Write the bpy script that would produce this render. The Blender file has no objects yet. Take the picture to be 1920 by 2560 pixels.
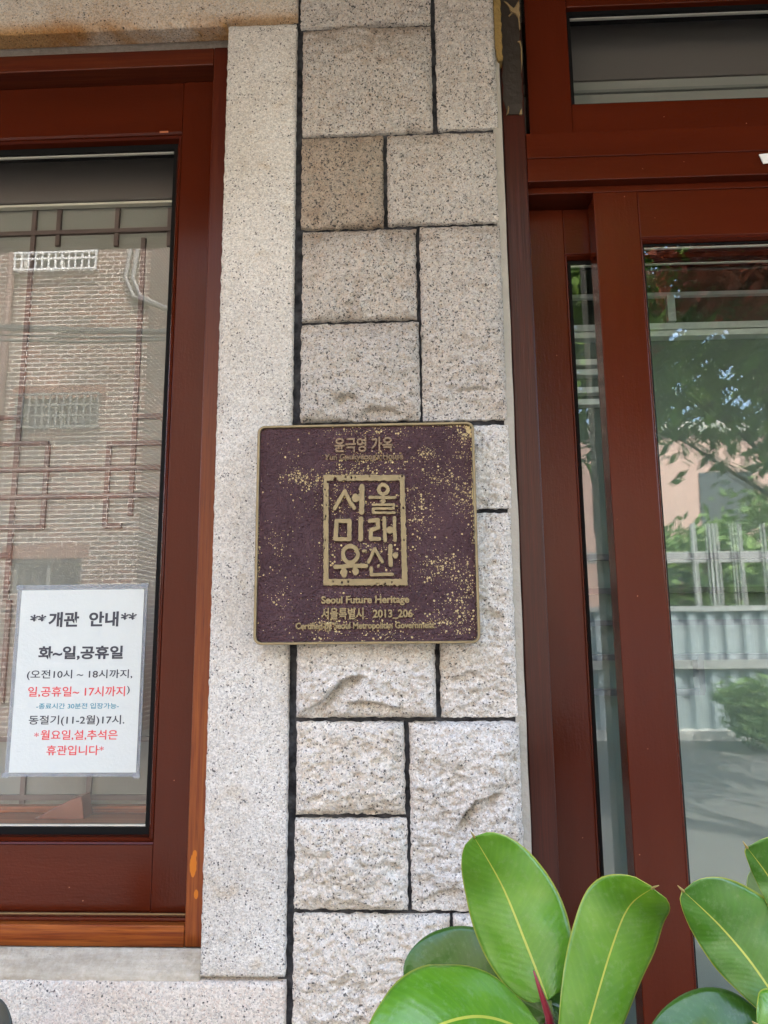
import bpy, bmesh, math, random
import numpy as np
from mathutils import Vector, Matrix

# ------------------------------------------------------------------ camera, sky, sun, exposure
SC = bpy.context.scene
COL = SC.collection
CAM_D, CAM_H = 1.10, 1.45                     # distance from the stone face, height above the ground
PITCH, YAW, ROLL = (math.radians(a) for a in (9.273, 2.184, -0.517))
F_PX = 1534 * 1920 / 1659.0
cam = bpy.data.cameras.new('camera'); camo = bpy.data.objects.new('camera', cam); COL.objects.link(camo)
cam.sensor_fit = 'VERTICAL'; cam.sensor_height = 36.0; cam.lens = 36.0 * F_PX / 2560.0
cam.clip_start = 0.02; cam.clip_end = 2000
B0 = Matrix(((1, 0, 0), (0, 0, -1), (0, 1, 0)))
CM = Matrix.Rotation(YAW, 3, 'Z') @ Matrix.Rotation(PITCH, 3, 'X') @ B0 @ Matrix.Rotation(ROLL, 3, 'Z')
camo.matrix_world = Matrix.Translation((0, -CAM_D, CAM_H)) @ CM.to_4x4()
SC.camera = camo
SC.render.resolution_x, SC.render.resolution_y = 768, 1024

SUN_DIR = Vector((0.25, 0.55, 0.95)).normalized()      # towards the sun: behind the house
w = bpy.data.worlds.new('World'); SC.world = w; w.use_nodes = True
nt = w.node_tree; bg = nt.nodes['Background']
sky = nt.nodes.new('ShaderNodeTexSky'); sky.sky_type = 'NISHITA'; sky.sun_disc = False
sky.sun_elevation = math.asin(SUN_DIR.z); sky.sun_rotation = math.atan2(SUN_DIR.x, SUN_DIR.y)
nt.links.new(sky.outputs[0], bg.inputs[0]); bg.inputs[1].default_value = 0.15; sky.dust_density = 5.0
sl = bpy.data.lights.new('sun', 'SUN'); sl.energy = 2.0; sl.angle = math.radians(0.53); sl.color = (1, .955, .89)
so = bpy.data.objects.new('sun', sl); COL.objects.link(so)
so.rotation_euler = (-SUN_DIR).to_track_quat('-Z', 'Y').to_euler()
SC.view_settings.view_transform = 'Standard'; SC.view_settings.look = 'None'
SC.view_settings.gamma = 1.0; SC.view_settings.exposure = 3.92
SC.cycles.max_bounces = 10; SC.cycles.diffuse_bounces = 5; SC.cycles.glossy_bounces = 5
SC.cycles.transparent_max_bounces = 12; SC.cycles.caustics_reflective = False; SC.cycles.caustics_refractive = False

# ------------------------------------------------------------------ helpers
def at(px, py, Y):
    """point of the photograph (1920x2560) put on the upright plane y = Y"""
    d = CM @ Vector(((px - 960) / F_PX, -(py - 1280) / F_PX, -1.0))
    t = (Y + CAM_D) / d.y
    return Vector((d.x * t, Y, CAM_H + d.z * t))
def mir(px, py, Y, yg):
    """what the glass at y = yg mirrors at that point, put on the plane y = Y across the street"""
    p = at(px, py, 2 * yg - Y); return Vector((p.x, Y, p.z))
def rect(l, t, r, b, Y):
    my, mx = (t + b) / 2, (l + r) / 2
    return at(l, my, Y).x, at(r, my, Y).x, at(mx, b, Y).z, at(mx, t, Y).z     # x0,x1,z0,z1

def thing(name, label, cat, loc=(0, 0, 0), group=None):
    o = bpy.data.objects.new(name, None); COL.objects.link(o); o.location = loc
    o.empty_display_size = .05
    o['label'] = label; o['category'] = cat
    if group: o['group'] = group
    return o
def tag(o, label, cat, group=None):
    o['label'] = label; o['category'] = cat
    if group: o['group'] = group
    return o
def link(name, me, m, parent=None, kind=None, label=None, smooth=False):
    o = bpy.data.objects.new(name, me); COL.objects.link(o)
    if m: me.materials.append(m)
    if smooth:
        me.polygons.foreach_set('use_smooth', [True] * len(me.polygons))
    if parent:
        o.parent = parent
        root = parent.location if parent.parent is None else parent.parent.location + parent.location
        o.location = -Vector(root) if parent.type == 'EMPTY' else (0, 0, 0)
    if kind: o['kind'] = kind
    if label: o['label'] = label
    return o

class MB:
    def __init__(s): s.v = []; s.f = []
    def add(s, vs, fs):
        n = len(s.v); s.v += [tuple(v) for v in vs]; s.f += [tuple(i + n for i in f) for f in fs]; return s
    def box(s, x0, x1, y0, y1, z0, z1):
        return s.add([(x0, y0, z0), (x1, y0, z0), (x1, y1, z0), (x0, y1, z0), (x0, y0, z1), (x1, y0, z1), (x1, y1, z1), (x0, y1, z1)],
                     [(0, 3, 2, 1), (4, 5, 6, 7), (0, 1, 5, 4), (1, 2, 6, 5), (2, 3, 7, 6), (3, 0, 4, 7)])
    def prism(s, pts, axis, a0, a1):
        """pts: 2D outline; axis x: pts=(y,z), axis y: pts=(x,z), axis z: pts=(x,y)"""
        n = len(pts)
        def p3(p, a): return {'x': (a, p[0], p[1]), 'y': (p[0], a, p[1]), 'z': (p[0], p[1], a)}[axis]
        vs = [p3(p, a0) for p in pts] + [p3(p, a1) for p in pts]
        return s.add(vs, [tuple(range(n))[::-1], tuple(range(n, 2 * n))] + [(i, (i + 1) % n, n + (i + 1) % n, n + i) for i in range(n)])
    def tube(s, pts, r, n=8, r1=None):
        pts = [Vector(p) for p in pts]; k = len(pts); rings = []
        for i, p in enumerate(pts):
            t = (pts[min(i + 1, k - 1)] - pts[max(i - 1, 0)]).normalized()
            a = t.cross(Vector((.31, .23, .92))).normalized(); b = t.cross(a)
            rr = r if r1 is None else r + (r1 - r) * i / (k - 1)
            rings.append([p + rr * (math.cos(2 * math.pi * j / n) * a + math.sin(2 * math.pi * j / n) * b) for j in range(n)])
        vs = [v for R in rings for v in R]
        fs = [(i * n + j, i * n + (j + 1) % n, (i + 1) * n + (j + 1) % n, (i + 1) * n + j) for i in range(k - 1) for j in range(n)]
        return s.add(vs, fs + [tuple(range(n))[::-1], tuple(range((k - 1) * n, k * n))])
    def build(s, name, m, parent=None, bevel=0, seg=2, smooth=False, **kw):
        me = bpy.data.meshes.new(name); me.from_pydata(s.v, [], s.f)
        bm = bmesh.new(); bm.from_mesh(me)
        if bevel:
            bmesh.ops.bevel(bm, geom=[e for e in bm.edges if len(e.link_faces) == 2 and e.calc_face_angle(0) > .5], offset=bevel,
                            segments=seg, affect='EDGES', clamp_overlap=True, profile=.5)
        bmesh.ops.recalc_face_normals(bm, faces=bm.faces)
        bm.to_mesh(me); bm.free()
        return link(name, me, m, parent, smooth=smooth, **kw)

RNG = np.random.default_rng(7)
def vnoise(x, y, seed):
    """smooth 2-D gradient noise, about -1..1"""
    x = np.asarray(x, float); y = np.asarray(y, float)
    xi = np.floor(x).astype(np.int64); yi = np.floor(y).astype(np.int64); xf = x - xi; yf = y - yi
    def g(ix, iy, fx, fy):
        h = (ix * 374761393 + iy * 668265263 + seed * 1274126177) & 0xffffffff
        h = ((h ^ (h >> 13)) * 1103515245) & 0xffffffff; h = h ^ (h >> 16)
        a = (h & 0xffff) / 65535.0 * 2 * np.pi
        return np.cos(a) * fx + np.sin(a) * fy
    u = xf ** 3 * (xf * (xf * 6 - 15) + 10); v = yf ** 3 * (yf * (yf * 6 - 15) + 10)
    a = g(xi, yi, xf, yf); b = g(xi + 1, yi, xf - 1, yf); c = g(xi, yi + 1, xf, yf - 1); d = g(xi + 1, yi + 1, xf - 1, yf - 1)
    return ((a + (b - a) * u) + ((c + (d - c) * u) - (a + (b - a) * u)) * v) * 1.5
def fbm(x, y, seed, o=4, gain=.5):
    r = 0; a = 1
    for i in range(o): r = r + a * vnoise(x * 2 ** i, y * 2 ** i, seed + i * 17); a *= gain
    return r

# ------------------------------------------------------------------ materials
class NT:
    def __init__(s, name):
        s.m = bpy.data.materials.new(name); s.m.use_nodes = True; s.t = s.m.node_tree
        s.b = s.t.nodes['Principled BSDF']; s.o = s.t.nodes['Material Output']
    def n(s, typ, **kw):
        nd = s.t.nodes.new('ShaderNode' + typ)
        for k, v in kw.items():
            if k in nd.inputs.keys() if isinstance(k, str) else False: s.set(nd.inputs[k], v)
            else: setattr(nd, k, v)
        return nd
    def set(s, inp, v):
        if isinstance(v, bpy.types.NodeSocket): s.t.links.new(v, inp)
        else:
            if hasattr(inp.default_value, '__len__') and len(inp.default_value) == 4 and len(v) == 3: v = (*v, 1)
            inp.default_value = v
    def co(s, scale=(1, 1, 1), kind='Object', rot=(0, 0, 0)):
        c = s.n('TexCoord'); mp = s.n('Mapping'); s.t.links.new(c.outputs[kind], mp.inputs[0])
        mp.inputs['Scale'].default_value = scale; mp.inputs['Rotation'].default_value = rot; return mp.outputs[0]
    def noise(s, vec, scale, detail=4, rough=.55, out=0, dist=0):
        nd = s.n('TexNoise'); s.set(nd.inputs['Vector'], vec)
        nd.inputs['Scale'].default_value = scale; nd.inputs['Detail'].default_value = detail
        nd.inputs['Roughness'].default_value = rough; nd.inputs['Distortion'].default_value = dist; return nd.outputs[out]
    def vor(s, vec, scale, out='Color', rnd=1):
        nd = s.n('TexVoronoi'); s.set(nd.inputs['Vector'], vec); nd.inputs['Scale'].default_value = scale
        nd.inputs['Randomness'].default_value = rnd; return nd.outputs[out]
    def ramp(s, fac, stops, interp='LINEAR'):
        nd = s.n('ValToRGB'); s.set(nd.inputs[0], fac); cr = nd.color_ramp; cr.interpolation = interp
        while len(cr.elements) < len(stops): cr.elements.new(.5)
        for e, (p, c) in zip(cr.elements, stops):
            e.position = p; e.color = (c, c, c, 1) if not hasattr(c, '__len__') else (*c, 1)
        return nd.outputs[0]
    def mix(s, f, a, b, mode='MIX'):
        nd = s.n('Mix', data_type='RGBA', blend_type=mode)
        s.set(nd.inputs[0], f); s.set(nd.inputs[6], a); s.set(nd.inputs[7], b); return nd.outputs[2]
    def math(s, op, a, b=0.0, clamp=False):
        nd = s.n('Math', operation=op); nd.use_clamp = clamp; s.set(nd.inputs[0], a); s.set(nd.inputs[1], b); return nd.outputs[0]
    def sep(s, v):
        nd = s.n('SeparateXYZ'); s.set(nd.inputs[0], v); return nd.outputs
    def bump(s, h, dist, strength=1.0, normal=None):
        nd = s.n('Bump'); nd.inputs['Distance'].default_value = dist; nd.inputs['Strength'].default_value = strength
        s.set(nd.inputs['Height'], h)
        if normal is not None: s.set(nd.inputs['Normal'], normal)
        return nd.outputs[0]
    def out(s, color=None, rough=None, metal=None, normal=None, spec=None, coat=None):
        for k, v in (('Base Color', color), ('Roughness', rough), ('Metallic', metal), ('Normal', normal), ('Specular IOR Level', spec), ('Coat Weight', coat)):
            if v is not None: s.set(s.b.inputs[k], v)
        return s.m

def plain(name, c, rough=.6, metal=0.0, bump=None, spec=.5):
    t = NT(name); nrm = None
    if bump: nrm = t.bump(t.noise(t.co(), bump[0], 5), bump[1])
    return t.out(c, rough, metal, nrm, spec)

def granite(name, pale, warm, dark_amt=.09, warm_amt=.5, stain=None, tone=1.0, fine=1.0):
    """speckled granite: quartz, feldspar, mica grains of a few millimetres"""
    t = NT(name); co = t.co()
    # warp so grains are ragged
    wv = t.n('TexNoise'); t.set(wv.inputs['Vector'], co); wv.inputs['Scale'].default_value = 420; wv.inputs['Detail'].default_value = 2
    vm = t.n('VectorMath', operation='MULTIPLY_ADD'); t.set(vm.inputs[0], wv.outputs['Color']); vm.inputs[1].default_value = (.0036,) * 3; t.set(vm.inputs[2], co)
    wc = vm.outputs[0]
    big = t.noise(co, 9, 4, .6); mid = t.noise(co, 45, 4, .6)
    base = t.mix(t.ramp(t.math('ADD', t.math('MULTIPLY', big, .6), t.math('MULTIPLY', mid, .4)), [(.38, 0), (.64, 1)]), pale, tuple(p * (1 - warm_amt) + q * warm_amt for p, q in zip(pale, warm)))
    r1 = t.sep(t.vor(wc, 400 * fine))
    g1 = t.ramp(r1[0], [(0, .70), (.25, .86), (.5, 1.0), (.8, 1.1), (1, 1.16)])
    base = t.mix(1.0, base, g1, 'MULTIPLY')
    base = t.mix(t.ramp(r1[1], [(.78, 0), (.84, .75)]), base, tuple(c * .95 for c in warm))
    dens = t.math('MULTIPLY_ADD', mid, .12); 
    thr = t.math('SUBTRACT', t.math('MULTIPLY', t.noise(co, 30, 3), 0.16), 0.08 - dark_amt * .72)
    r2 = t.sep(t.vor(wc, 430 * fine))
    dk = t.math('LESS_THAN', r2[0], thr)
    base = t.mix(t.math('MULTIPLY', dk, .86), base, (.035, .034, .036))
    r3 = t.sep(t.vor(wc, 720 * fine))
    dk2 = t.math('LESS_THAN', r3[1], t.math('ADD', thr, .03))
    base = t.mix(t.math('MULTIPLY', dk2, .55), base, (.10, .098, .10))
    if stain:
        for (colr, expr, amt) in stain:
            base = t.mix(t.math('MULTIPLY', expr(t, co), amt), base, t.mix(.85, base, colr, 'MULTIPLY'))
    if tone != 1.0: base = t.mix(1.0, base, (tone,) * 3, 'MULTIPLY')
    h = t.math('ADD', t.math('MULTIPLY', t.noise(co, 260, 5, .7), 1.0), t.math('MULTIPLY', t.noise(co, 600, 3, .6), .35))
    return t.out(base, .82, 0, t.bump(h, .0048, 1.0), .25)

PALE, WARM = (.74, .705, .645), (.58, .475, .365)
def patch(scale, lo, hi, z0=None, z1=None):
    """stain mask: noise patches, optionally fading between two heights"""
    def f(t, co):
        m = t.ramp(t.noise(co, scale, 5, .6, dist=.6), [(lo, 0), (hi, 1)])
        if z0 is not None:
            zz = t.sep(co)[2]; mr = t.n('MapRange'); t.set(mr.inputs[0], zz); mr.inputs[1].default_value = z0; mr.inputs[2].default_value = z1
            m = t.math('MULTIPLY', m, mr.outputs[0])
        return m
    return f
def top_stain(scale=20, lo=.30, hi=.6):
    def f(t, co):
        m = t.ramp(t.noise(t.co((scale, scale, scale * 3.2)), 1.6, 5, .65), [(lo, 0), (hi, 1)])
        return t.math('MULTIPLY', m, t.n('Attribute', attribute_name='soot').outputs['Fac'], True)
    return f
SOOT = (.42, .33, .25)
BROWN, RUST = (.60, .42, .27), (.66, .36, .08)
M = {}
M['granite_a'] = granite('granite_pale', PALE, WARM, .052, .25)
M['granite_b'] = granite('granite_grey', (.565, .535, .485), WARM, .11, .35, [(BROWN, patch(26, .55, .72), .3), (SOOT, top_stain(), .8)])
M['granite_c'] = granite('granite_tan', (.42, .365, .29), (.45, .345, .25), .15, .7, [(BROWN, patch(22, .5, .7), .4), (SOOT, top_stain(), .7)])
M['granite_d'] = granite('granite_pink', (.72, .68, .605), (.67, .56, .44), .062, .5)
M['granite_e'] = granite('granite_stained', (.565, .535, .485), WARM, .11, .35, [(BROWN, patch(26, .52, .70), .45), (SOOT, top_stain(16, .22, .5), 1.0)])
M['slab'] = granite('granite_sawn', (.72, .69, .63), (.65, .57, .47), .034, .3, [((.7, .55, .33), patch(16, .60, .72), .55), ((.62, .57, .50), patch(4, .42, .66), .45)], fine=1.1)
M['sill_stone'] = granite('granite_sill', (.70, .65, .57), (.66, .53, .42), .025, .5)

def paint(name, c, rough=.3, axis='z', wear=True, bumpd=.00028):
    t = NT(name)
    sc = {'x': (12, 90, 90), 'z': (90, 90, 12)}[axis]
    co = t.co(); cs = t.co(sc)
    v = t.noise(t.co(tuple(a * .12 for a in sc)), 1.0, 4)
    base = t.mix(t.ramp(v, [(.3, 0), (.7, 1)]), tuple(a * .82 for a in c), tuple(a * 1.12 for a in c))
    if wear:
        vv = t.n('TexVoronoi'); t.set(vv.inputs['Vector'], co); vv.inputs['Scale'].default_value = 42
        base = t.mix(t.math('MULTIPLY', t.math('LESS_THAN', vv.outputs['Distance'], .035), t.math('GREATER_THAN', t.sep(vv.outputs['Color'])[0], .72)), base, (.36, .15, .09))
    nrm = t.bump(t.math('ADD', t.noise(cs, 3.2, 4, .6), t.math('MULTIPLY', t.noise(co, 260, 3), .8)), bumpd)
    return t.out(base, t.ramp(t.noise(co, 25, 4), [(.3, rough * .8), (.7, rough * 1.3)]), 0, nrm, .16)
RED = (.064, .0102, .0034)
M['paint_v'] = paint('red_paint_upright', RED, .14, 'z')
M['paint_h'] = paint('red_paint_level', RED, .14, 'x')
def varnish(name, axis, a=(.13, .025, .007), b=(.33, .095, .016), spots=None, fade=None):
    t = NT(name)
    sc = {'x': (1.6, 60, 60), 'z': (60, 60, 1.6)}[axis]
    co = t.co(); g = t.noise(t.co(sc), 3.0, 6, .62, dist=.35); big = t.noise(t.co(tuple(q * .1 for q in sc)), 1.2, 3)
    base = t.mix(t.ramp(g, [(.36, 0), (.66, 1)]), a, b)
    base = t.mix(t.ramp(big, [(.4, .0), (.72, .65)]), base, a)
    lines = t.ramp(t.noise(t.co(tuple(q * 1.6 for q in sc)), 6, 3), [(.34, 1), (.44, 0)])
    base = t.mix(t.math('MULTIPLY', lines, .55), base, (.07, .012, .006))
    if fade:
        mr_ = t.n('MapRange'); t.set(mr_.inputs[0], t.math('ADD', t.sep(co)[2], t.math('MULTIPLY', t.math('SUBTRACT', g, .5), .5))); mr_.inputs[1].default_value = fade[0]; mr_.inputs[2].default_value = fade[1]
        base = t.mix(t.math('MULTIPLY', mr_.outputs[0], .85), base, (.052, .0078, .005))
    if spots:
        d = None
        for (x, y, z, rx, rz) in spots:
            s3 = t.sep(co)
            ex = t.math('POWER', t.math('DIVIDE', t.math('SUBTRACT', s3[0], x), rx), 2.0)
            ez = t.math('POWER', t.math('DIVIDE', t.math('SUBTRACT', s3[2], z), rz), 2.0)
            e = t.math('ADD', t.math('ADD', ex, ez), t.math('MULTIPLY', t.noise(co, 160, 3), .8))
            k = t.math('LESS_THAN', e, 1.3); d = k if d is None else t.math('MAXIMUM', d, k)
        base = t.mix(d, base, (.46, .135, .010))
    nrm = t.bump(t.noise(t.co(sc), 5, 4), .00035)
    return t.out(base, .30, 0, nrm, .22)
_sp = [(*at(px, py, .045)[:], rx, rz) for px, py, rx, rz in ((483, 2163, .0055, .017), (487, 2135, .0035, .006), (490, 2236, .0035, .007))]
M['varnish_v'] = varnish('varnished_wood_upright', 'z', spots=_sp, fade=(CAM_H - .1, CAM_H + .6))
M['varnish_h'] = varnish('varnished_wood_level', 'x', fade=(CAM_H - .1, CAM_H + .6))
M['dark_wood_v'] = varnish('dark_varnish_upright', 'z', (.030, .0082, .0055), (.066, .0145, .008))
M['gasket'] = plain('black_rubber', (.004, .004, .004), .7, spec=.1)
M['spacer'] = plain('aluminium_spacer', (.62, .60, .55), .38, .6, (1500, .0006))
tj = NT('dark_joint'); M['mortar'] = tj.out(tj.mix(tj.ramp(tj.noise(tj.co(), 38, 5, .65), [(.4, 0), (.7, 1)]), (.012, .012, .014), (.075, .075, .08)), .9, 0, tj.bump(tj.noise(tj.co(), 140, 4), .004), .2)
M['sealant'] = plain('grey_mortar', (.31, .285, .235), .85, 0, (70, .004))
tj = NT('pale_mortar'); M['mortar_light'] = tj.out(tj.mix(tj.ramp(tj.math('ADD', tj.math('MULTIPLY', tj.noise(tj.co((6, 40, 60)), 1.0, 5, .65), .6), tj.math('MULTIPLY', tj.noise(tj.co(), 90, 4, .7), .4)), [(.38, 0), (.62, 1)]), (.35, .30, .225), (.54, .48, .385)), .9, 0, tj.bump(tj.noise(tj.co(), 110, 5, .7), .006), .2)
M['white'] = plain('white_paint', (.72, .72, .70), .5)
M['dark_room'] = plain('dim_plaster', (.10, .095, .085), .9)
M['cardboard'] = plain('brown_tape', (.017, .0105, .0055), .55, 0, (40, .003))
M['foam'] = plain('yellow_foam', (.21, .135, .036), .9, 0, (160, .004))
M['foam2'] = plain('torn_paper', (.22, .15, .065), .9, 0, (160, .003))
M['steel'] = plain('light_grey_steel', (.26, .27, .265), .4, .2)
M['cable'] = plain('black_cable', (.05, .055, .055), .6)
M['conc'] = plain('concrete', (.42, .41, .38), .9, 0, (20, .003))

def glass(name, refl=1.5, tint=(.985, .995, .99), wob=.00012, add=.0):
    t = NT(name); t.t.nodes.remove(t.b)
    co = t.co((1, 1, .8))
    nrm = t.bump(t.noise(co, 4.5, 2, .4), wob)
    geo = t.n('NewGeometry')
    fr = t.n('Fresnel'); fr.inputs[0].default_value = 1.5
    f = t.math('ADD', t.math('MULTIPLY', fr.outputs[0], refl), add, True)
    f = t.math('MULTIPLY', f, t.math('SUBTRACT', 1.0, geo.outputs['Backfacing']))     # one clean reflection, from the outer face
    tr = t.n('BsdfTransparent'); tr.inputs[0].default_value = (*tint, 1)
    gl = t.n('BsdfGlossy'); gl.inputs['Roughness'].default_value = 0.0; gl.inputs['Color'].default_value = (.95, .97, .97, 1); t.set(gl.inputs['Normal'], nrm)
    mx = t.n('MixShader'); t.set(mx.inputs[0], f); t.set(mx.inputs[1], tr.outputs[0]); t.set(mx.inputs[2], gl.outputs[0])
    t.t.links.new(mx.outputs[0], t.o.inputs[0]); return t.m
M['glass'] = glass('window_glass')
M['glass_door'] = glass('door_glass', 1.9, (.96, .985, .975), .0002)

def paper_mat(name, c, transl=.35):
    t = NT(name); t.out(c, .9, 0, t.bump(t.noise(t.co(), 300, 4), .0004), .1)
    return t.m
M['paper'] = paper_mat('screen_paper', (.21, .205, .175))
M['lattice'] = plain('dark_lattice_wood', (.085, .055, .044), .6)
M['sheet'] = plain('white_paper', (.50, .535, .515), .55, 0, (200, .0004))
def laminate():
    t = NT('clear_laminate'); t.t.nodes.remove(t.b)
    tr = t.n('BsdfTransparent'); df = t.n('BsdfDiffuse'); df.inputs[0].default_value = (.36, .39, .42, 1)
    mx = t.n('MixShader'); mx.inputs[0].default_value = .36
    t.set(mx.inputs[1], tr.outputs[0]); t.set(mx.inputs[2], df.outputs[0]); t.t.links.new(mx.outputs[0], t.o.inputs[0]); return t.m
M['laminate'] = laminate()
M['ink_black'] = plain('black_ink', (.030, .033, .045), .6)
M['ink_red'] = plain('red_ink', (.62, .055, .06), .6)
M['ink_teal'] = plain('teal_ink', (.03, .22, .30), .6)

# plaque
def plaque_face():
    t = NT('purple_bronze_face'); co = t.co()
    wear = t.n('Attribute', attribute_name='wear').outputs['Fac']
    nz = t.noise(co, 300, 2)
    v = t.n('TexVoronoi'); t.set(v.inputs['Vector'], co); v.inputs['Scale'].default_value = 300
    rnd = t.sep(v.outputs['Color'])
    inside = t.math('LESS_THAN', v.outputs['Distance'], t.math('MULTIPLY_ADD', rnd[1], .3, False) if False else t.math('ADD', t.math('MULTIPLY', rnd[1], .38), .14))
    pick = t.math('LESS_THAN', rnd[0], wear)
    v2 = t.n('TexVoronoi'); t.set(v2.inputs['Vector'], co); v2.inputs['Scale'].default_value = 520
    r2 = t.sep(v2.outputs['Color'])
    p2 = t.math('MULTIPLY', t.math('LESS_THAN', r2[0], t.math('MULTIPLY', wear, .8)), t.math('LESS_THAN', v2.outputs['Distance'], .36))
    gold = t.math('MAXIMUM', t.math('MULTIPLY', inside, pick), p2)
    solid = t.math('GREATER_THAN', t.math('ADD', wear, t.math('MULTIPLY', t.noise(co, 140, 3), .9))  , 1.75)
    gold = t.math('MAXIMUM', gold, solid)
    big = t.noise(co, 14, 3)
    base = t.mix(t.ramp(big, [(.35, 0), (.65, 1)]), (.066, .031, .033), (.090, .044, .047))
    base = t.mix(gold, base, (.64, .49, .235))
    lea = t.math('ADD', t.noise(co, 330, 2, .5, dist=.5), t.math('MULTIPLY', t.noise(co, 150, 2, .5, dist=.8), 1.1))
    nrm = t.bump(t.math('SUBTRACT', lea, t.math('MULTIPLY', gold, .2)),   .0085, 1.0)
    return t.out(base, t.mix(gold, (.40,) * 3, (.42,) * 3), t.math('MULTIPLY', gold, .12), nrm, .3)
M['plaque_face'] = plaque_face()
def bronze(name, c, r=.42):
    t = NT(name); co = t.co()
    base = t.mix(t.ramp(t.noise(co, 60, 4), [(.3, 0), (.7, 1)]), tuple(a * .85 for a in c), tuple(a * 1.15 for a in c))
    return t.out(base, r, .45, t.bump(t.noise(co, 500, 3), .0003), .5)
M['bronze'] = bronze('dull_bronze', (.185, .142, .074))
M['bronze_dark'] = bronze('brown_bronze', (.145, .098, .058))

def leaf_mat(name, c, c2, rib=(.42, .42, .06), back=False):
    t = NT(name); uv = t.co(kind='UV'); s = t.sep(uv)      # u along, v across -1..1
    av = t.math('ABSOLUTE', s[1])
    co = t.co()
    # side veins
    ph = t.math('SUBTRACT', t.math('MULTIPLY', s[0], 150.0), t.math('MULTIPLY', av, 26.0))
    vein = t.math('MULTIPLY_ADD', t.math('SINE', ph), .5); t.set(vein.node.inputs[2], .5)
    base = t.mix(t.ramp(t.noise(co, 22, 4), [(.3, 0), (.7, 1)]), c, c2)
    base = t.mix(t.math('MULTIPLY', t.math('POWER', vein, 4.0), .09), base, tuple(a * 1.5 for a in c2))
    dust = t.math('MULTIPLY', t.ramp(t.noise(co, 130, 6, .75), [(.52, 0), (.78, 1)]), .22)
    base = t.mix(dust, base, (.34, .40, .24))
    edge = t.ramp(av, [(.955, 0), (.985, 1)])
    base = t.mix(t.math('MULTIPLY', edge, .7), base, rib)
    wid = t.math('MULTIPLY_ADD', t.math('SUBTRACT', 1.0, s[0]), .020); t.set(wid.node.inputs[2], .011)
    mr = t.math('LESS_THAN', av, wid)
    base = t.mix(t.math('MULTIPLY', mr, .92), base, rib)
    nrm = t.bump(t.math('ADD', t.math('MULTIPLY', vein, .045), t.math('MULTIPLY', t.noise(co, 60, 4), .5)), .0011)
    t.out(base, .26, 0, nrm, .5)
    tl = t.n('BsdfTranslucent'); t.set(tl.inputs[0], t.mix(1.0, base, (1.3, 1.2, .6), 'MULTIPLY'))
    mx = t.n('MixShader'); mx.inputs[0].default_value = .22
    t.set(mx.inputs[1], t.b.outputs[0]); t.set(mx.inputs[2], tl.outputs[0]); t.t.links.new(mx.outputs[0], t.o.inputs[0])
    return t.m
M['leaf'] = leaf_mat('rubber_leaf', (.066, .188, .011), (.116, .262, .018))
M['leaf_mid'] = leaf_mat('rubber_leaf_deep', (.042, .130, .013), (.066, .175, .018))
M['leaf_dark'] = leaf_mat('rubber_leaf_dark', (.034, .098, .010), (.052, .128, .014), (.10, .17, .05))  # deeper green of the dark leaves
M['leaf_back'] = leaf_mat('rubber_leaf_back', (.22, .33, .10), (.27, .38, .13), (.30, .36, .12))
M['bud'] = plain('crimson_bud', (.19, .011, .020), .3)
M['tip'] = plain('drip_tip', (.30, .22, .06), .5)
M['stem'] = plain('leaf_stalk', (.12, .16, .03), .5)
M['pot'] = plain('brown_plastic_pot', (.035, .022, .017), .4)
M['soil'] = plain('potting_soil', (.03, .02, .014), .95, 0, (90, .01))

# street materials
def bricks(name):
    t = NT(name); s = t.sep(t.co()); cb = t.n('CombineXYZ'); t.set(cb.inputs[0], s[0]); t.set(cb.inputs[1], s[2])
    b = t.n('TexBrick'); t.set(b.inputs['Vector'], cb.outputs[0])
    b.inputs['Scale'].default_value = 1; b.inputs['Brick Width'].default_value = .21; b.inputs['Row Height'].default_value = .068
    b.inputs['Mortar Size'].default_value = .0075; b.inputs['Mortar Smooth'].default_value = .1; b.inputs['Bias'].default_value = 0
    b.inputs['Color1'].default_value = (.17, .08, .058, 1); b.inputs['Color2'].default_value = (.09, .068, .06, 1); b.inputs['Mortar'].default_value = (.56, .52, .46, 1)
    st = t.ramp(t.noise(t.co(), .8, 5), [(.3, .7), (.7, 1.2)])
    return t.out(t.mix(1.0, b.outputs['Color'], st, 'MULTIPLY'), .85, 0, t.bump(b.outputs['Fac'], .006, -1), .2)
M['brick'] = bricks('brown_brick')
M['soldier'] = plain('soldier_bricks', (.17, .075, .05), .85)
M['asphalt'] = plain('grey_paving', (.080, .078, .072), .9, 0, (60, .004))
M['pale_wall'] = plain('pale_green_render', (.30, .31, .26), .9, 0, (12, .003))
M['pink_wall'] = plain('salmon_render', (.36, .245, .205), .9, 0, (12, .003))
M['corr'] = plain('blue_grey_corrugated', (.23, .27, .285), .5, .1)
M['pipe'] = plain('white_pipe', (.22, .215, .21), .5)
M['dim_metal'] = plain('dull_grey_metal', (.16, .17, .16), .5)
M['downpipe'] = plain('brown_downpipe', (.11, .055, .042), .6)
M['bark'] = plain('bark', (.09, .06, .04), .9, 0, (40, .01))
M['soffit'] = plain('brown_soffit', (.035, .026, .021), .8, 0, (8, .004))
M['roof'] = plain('dark_roof_tile', (.08, .08, .085), .8)
M['fascia'] = plain('red_brown_fascia', (.12, .045, .028), .6)
M['pane_dark'] = plain('dark_window_pane', (.03, .035, .04), .08)
M['curtain'] = plain('grey_curtain', (.35, .36, .36), .8)
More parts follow.
